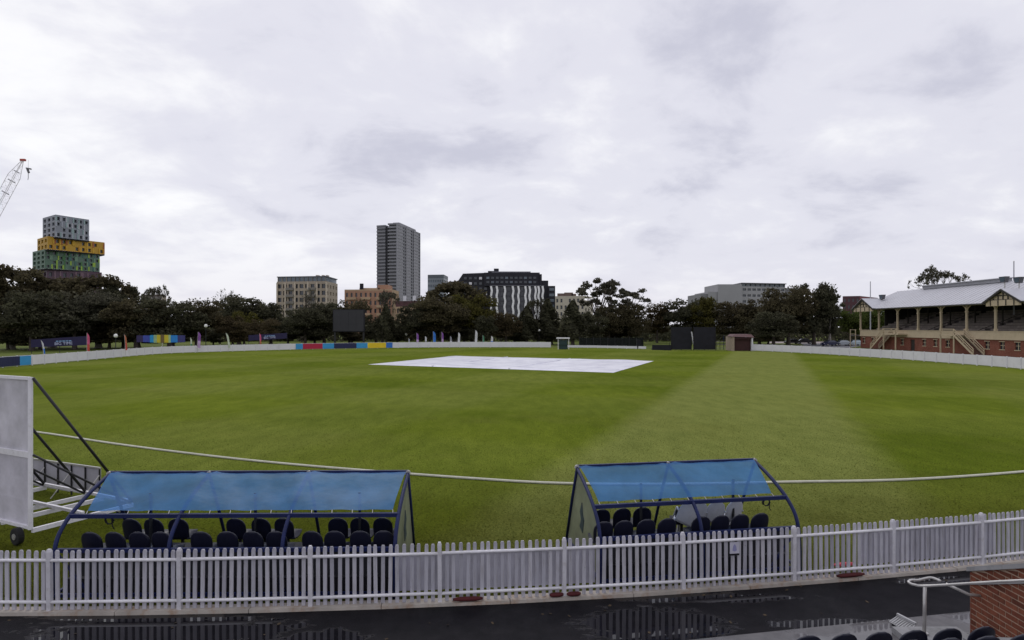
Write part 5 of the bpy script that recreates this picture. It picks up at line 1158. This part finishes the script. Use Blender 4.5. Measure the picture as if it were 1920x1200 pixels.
# ------------------------------------------------------------------ road and parked cars on the right
m = MB(); m.add([gp(1522, 656.2), gp(1570, 656.2), gp(1640, 643.5), gp(1500, 643.5)], [(0,1,2,3)]); rd = struct(m.build('road', mat('dry_asphalt', (.12, .12, .135), .7, .2, .4))); rd.location.z = -.012
m = MB(); m.add([gp(1440, 643.4), gp(1640, 643.4), gp(1640, 640.2), gp(1440, 640.2)], [(0,1,2,3)]); rd = struct(m.build('footpath', mat('pale_path', (.36, .31, .30), .8, .15, .3))); rd.location.z = -.012
def make_car():
    t = thing('parked_car', '', 'car'); prof = [(-2.15,.32),(-2.2,.62),(-2.05,.86),(-1.35,.94),(-.75,1.40),(.75,1.44),(1.45,.98),(2.1,.88),(2.2,.6),(2.15,.32)]
    b = MB(); n = len(prof); hw = .86
    for s_, tx in ((-1, 1), (1, 1)):
        for x, z in prof: b.v.append((x, s_ * hw * (1 if z < 1 else .80), z))
    b.f = [tuple(range(n)), tuple(range(n, 2*n))[::-1]] + [(i, n + i, n + (i+1) % n, (i+1) % n) for i in range(n)]; b.build('body', MC['dark_window_glass'], t)
    for s_ in (-1, 1):
        g_ = MB(); g_.prism([(-1.2, s_*.80, .97), (-.70, s_*.705, 1.34), (.70, s_*.705, 1.37), (1.28, s_*.80, 1.0)], (0, s_*.02, 0)); g_.build('side_window', GLASS, t)
        for x in (-1.35, 1.38):
            w_ = MB(); w_.tube([(x, s_*.70, .32), (x, s_*.90, .32)], .32, 14); wo_ = w_.build('wheel', RUBBER, t); w_ = MB(); w_.tube([(x, s_*.90, .32), (x, s_*.915, .32)], .19, 10); w_.build('rim', STEEL, wo_)
        h_ = MB(); h_.box(-2.215, -2.1, s_*.62 - .16, s_*.62 + .16, .62, .76); h_.build('headlight', FARWHITE, t); h_ = MB(); h_.box(2.1, 2.215, s_*.64 - .14, s_*.64 + .14, .64, .80); h_.build('tail_light', CRD, t)
    w_ = MB(); w_.prism([(-1.40, -.62, .96), (-1.40, .62, .96), (-.80, .60, 1.385), (-.80, -.60, 1.385)], (-.015, 0, .03)); w_.build('windscreen', GLASS, t)
    return t
car0 = make_car()
for i, (px, py, rz, nm, c, lb) in enumerate([(1556, 648.6, .25, 'navy', (.02, .025, .07), 'dark blue parked car, leftmost of the cars beside the grandstand'), (1580, 648.2, .1, 'silver', (.38, .42, .46), 'silver parked car, middle one beside the far end of the grandstand'), (1603, 647.8, .1, 'pale_blue', (.42, .50, .56), 'pale blue parked car touching the far end of the grandstand'), (1486, 645, .05, 'black', (.02, .02, .022), 'black parked car under the large brown tree'), (1508, 644.5, -.2, 'dark_grey', (.05, .05, .055), 'dark grey parked car right of the black car')]):
    c_ = car0 if i == 0 else dup(car0); c_.location = gp(px, py); c_.rotation_euler = (0, 0, rz); tag(c_, lb, 'car', 'parked cars'); b_ = [k for k in c_.children if k.name.startswith('body')][0]; b_.material_slots[0].link = 'OBJECT'; b_.material_slots[0].material = mat('car_paint_' + nm, c, .25, .05, 1, .5)

# ------------------------------------------------------------------ near right corner: brick wall, handrail, ramp, seats
bw = thing('brick_wall', 'red brick stair wall with sloping cap in the lower right corner', 'wall', (7.31, 10.2, 0))
def wtop(y): return 1.10 + (10.2 - y) * .42
MB().hexa([(7.318, 7.2, 0), (7.60, 7.2, 0), (7.60, 10.194, 0), (7.318, 10.194, 0)], [(7.318, 7.2, wtop(7.2)), (7.60, 7.2, wtop(7.2)), (7.60, 10.194, wtop(10.2)), (7.318, 10.194, wtop(10.2))]).build('mortar_core', mat('mortar', (.42, .31, .23), .9, .2, 8, bump=.003), bw, world=True)
bm_ = MB(); bm_.box(0, .11, -.222, 0, 0, .068); bme = bm_.mesh('brick', BRICK); rr = random.Random(8); rows = int(wtop(8.1) / .086) + 1
def lay(y0, y1, z, dx):                 # y1 < y0; cut by the sloping cap where it meets it
    if y0 <= y1 + .03: return
    a, b = min(z + .068, wtop(y0) - .012), min(z + .068, wtop(y1) - .012)
    if max(a, b) < z + .02: return
    a, b = max(a, z + .003), max(b, z + .003)
    if a > z + .067 and b > z + .067 and abs(y0 - y1 - .222) < .001: link('brick', bme, bw, Vector((7.31 + dx, y0, z)) - bw.location); return
    m = MB(); m.hexa([(7.31 + dx, y1, z), (7.42, y1, z), (7.42, y0, z), (7.31 + dx, y0, z)], [(7.31 + dx, y1, b), (7.42, y1, b), (7.42, y0, a), (7.31 + dx, y0, a)]); m.build('brick', BRICK, bw, world=True)
for j in range(rows):
    z = .01 + j * .086; y = 10.2
    if j % 2: lay(10.2, 10.2 - .104, z, 0); y = 10.2 - .122
    while y > 8.1: lay(y, y - .222, z, rr.uniform(-.002, .003)); y -= .24
cp = MB(); cp.hexa([(7.27, 7.2, wtop(7.2)), (7.66, 7.2, wtop(7.2)), (7.66, 10.24, wtop(10.24)), (7.27, 10.24, wtop(10.24))], [(7.27, 7.2, wtop(7.2)+.07), (7.66, 7.2, wtop(7.2)+.07), (7.66, 10.24, wtop(10.24)+.07), (7.27, 10.24, wtop(10.24)+.07)]); cp.build('capping', GREYCONC, bw, world=True)
fl_ = MB(); fl_.bar((7.30, 10.2, wtop(10.2) - .20), (7.30, 7.3, wtop(7.3) - .20), .02, .035); fl_.build('flashing_strip', GREYCONC, bw, world=True)
MB().box(7.31, 7.6, 10.195, 10.215, 0, 1.08).build('end_face', STANDBRICK, bw, world=True)
# stair plinth and treads running up towards the camera
sp_ = thing('concrete_steps', 'concrete steps rising beside the brick wall', 'steps', (6.9, 10.0, 0))
for i in range(4): MB().box(6.35, 7.26, 9.85 - .42 * (i + 1) - .3, 9.85 - .42 * i, 0, .22 + .20 * i).build('step', GREYCONC, sp_, world=True)
MB().box(6.2, 7.26, 9.852, 10.45, 0, .10).build('step', GREYCONC, sp_, world=True)
hr = thing('handrail', 'grey steel tube handrail in front of the brick wall', 'handrail', (6.57, 10.2, 0))
MB().tube([(6.57, 10.2, .1), (6.58, 10.2, .86)], .028, 10).build('post', STEEL, hr, world=True, smooth=True); MB().tube([(6.57, 10.2, .10), (6.57, 10.2, .12)], .06, 12).build('foot_plate', STEEL, hr, world=True)
MB().tube(catmull([Vector(v_) for v_ in [(7.55, 8.3, 1.70), (7.2, 9.02, 1.42), (6.62, 10.12, .90), (6.47, 10.28, .85), (6.42, 10.36, .86), (6.50, 10.42, .87), (6.62, 10.42, .87), (6.82, 10.42, .91), (6.90, 10.30, .90)]], 4), .020, 10).build('rail', STEEL, hr, world=True, smooth=True)
MB().tube([(6.86, 10.12, .93), (7.0, 10.06, .87), (7.14, 10.0, .81), (7.30, 9.98, .80)], .022, 10).build('return_rail', STEEL, hr, world=True, smooth=True)
rm = thing('metal_ramp', 'pale perforated aluminium ramp plate beside the handrail post', 'ramp', (5.9, 9.7, 0)); RA = mat('aluminium', (.50, .50, .51), .4, .1, 6, .5, .4)
q = [gp(1668, 1171) + UP*.05, gp(1683, 1162) + UP*.06, gp(1716, 1177) + UP*.04, gp(1700, 1188) + UP*.03]
def ri(u, v): return (q[0]*(1-u) + q[1]*u)*(1-v) + (q[3]*(1-u) + q[2]*u)*v
for k in range(8): mb = MB(); mb.bar(ri(k/7, 0), ri(k/7, 1), .012, .008); mb.build('bar', RA, rm, world=True)
for k in range(9): mb = MB(); mb.bar(ri(0, k/8) + UP*.004, ri(1, k/8) + UP*.004, .012, .008); mb.build('cross_bar', RA, rm, world=True)
mb = MB(); mb.bar(ri(1, -.03) + UP*.03, ri(1, 1.03) + UP*.03, .035, .04); mb.build('edge_rail', RA, rm, world=True)
mb = MB(); mb.hexa([Vector((p_.x, p_.y, 0)) for p_ in (ri(.05,.1), ri(.95,.1), ri(.95,.95), ri(.05,.95))], [p_ - UP*.02 for p_ in (ri(.05,.1), ri(.95,.1), ri(.95,.95), ri(.05,.95))]); mb.build('block', BLACK, rm, world=True)
# terrace and rows of stadium seats
tr = struct(link('terrace', None)); ang = .10; du = Vector((math.cos(ang), math.sin(ang), 0)); dn = Vector((-du.y, du.x, 0)); TB0 = Vector((3.4, 8.05, 0))
for i, (a, b, z) in enumerate(((-.1, .75, .19), (-.9, -.1, .50), (-1.8, -.9, .80))):
    mb = MB(); p4 = [TB0 + dn*a, TB0 + du*2.85 + dn*a, TB0 + du*2.85 + dn*b, TB0 + dn*b]; mb.hexa(p4, [p_ + UP*z for p_ in p4]); mb.build('terrace_step', GREYCONC, tr)
rr = random.Random(21)
for row, (off, z, n, s0) in enumerate(((.38, .12, 6, .55), (-.42, .41, 5, .88))):
    for k in range(n):
        p_ = TB0 + du * (s0 + k * .50) + dn * (off + (.0)); st = seat('navy stadium chair %s from the left in the %s row at the bottom edge' % (ORD[k], ('front', 'second')[row]), p_ + UP * z, ang + rr.uniform(-.06, .06), 'stadium chairs at the bottom right', 'stadium_chair')
        pn_ = [c for c in st.children if c.name.startswith('seat_pan')][0]; pn_.rotation_euler = (R(68), 0, 0); pn_.location = (0, .26, .03)
# short turf blades on the near part of the outfield
TB_ = foliage('turf_blades', (.062, .072, .010), (.120, .132, .024)); m = MB(); r = random.Random(14)
for _ in range(100000):
    D = 11.6 + 24 * r.random() ** 2.4; X = r.uniform(-.86, .86) * D; y = D
    if y < fence_y(X) + .15: continue
    h_ = r.uniform(.012, .034); a = r.uniform(0, 6.28); wx, wy = math.cos(a) * .009, math.sin(a) * .009; b = len(m.v)
    m.v += [(X - wx, y - wy, -.008), (X + wx, y + wy, -.008), (X + r.uniform(-.035, .035), y + r.uniform(-.035, .035), h_)]; m.f.append((b, b+1, b+2))
tb_ = stuff(m.build('turf_grass', TB_)); tag(tb_, 'short blades of grass on the near outfield behind the picket fence', 'grass')
m = MB(); r = random.Random(15)
for _ in range(60):
    x = r.uniform(-12, 13); y = fence_y(x) - .16 - abs(r.gauss(0, .8)); s_ = r.uniform(.02, .045); leaf(m, Vector((x, y, .006)), (UP + rv(r) * .35).normalized(), s_ * 2, r)
fl2 = stuff(m.build('fallen_leaves', mat('dead_leaf', (.06, .04, .02), .8, .4, 20))); tag(fl2, 'scattered brown fallen leaves on the wet path', 'leaves')
# puddles of clutter: grass tufts along the kerb
m = MB(); r = random.Random(4)
for _ in range(2600):
    x = r.uniform(-14, 16); y = fence_y(x) + r.choice((.14, .16, .2)) + abs(r.gauss(0, .18)); h_ = r.uniform(.03, .10); a = r.uniform(0, 6.28); w_ = Vector((math.cos(a), math.sin(a), 0)) * .006; tp_ = Vector((r.uniform(-.03,.03), r.uniform(-.03,.03), h_)); b = len(m.v); p_ = Vector((x, y, -.01)); m.v += [tuple(p_ - w_), tuple(p_ + w_), tuple(p_ + tp_)]; m.f.append((b, b+1, b+2))
gt_ = stuff(m.build('grass_tufts', LEAF['green'])); tag(gt_, 'longer grass blades growing along the foot of the picket fence', 'grass')
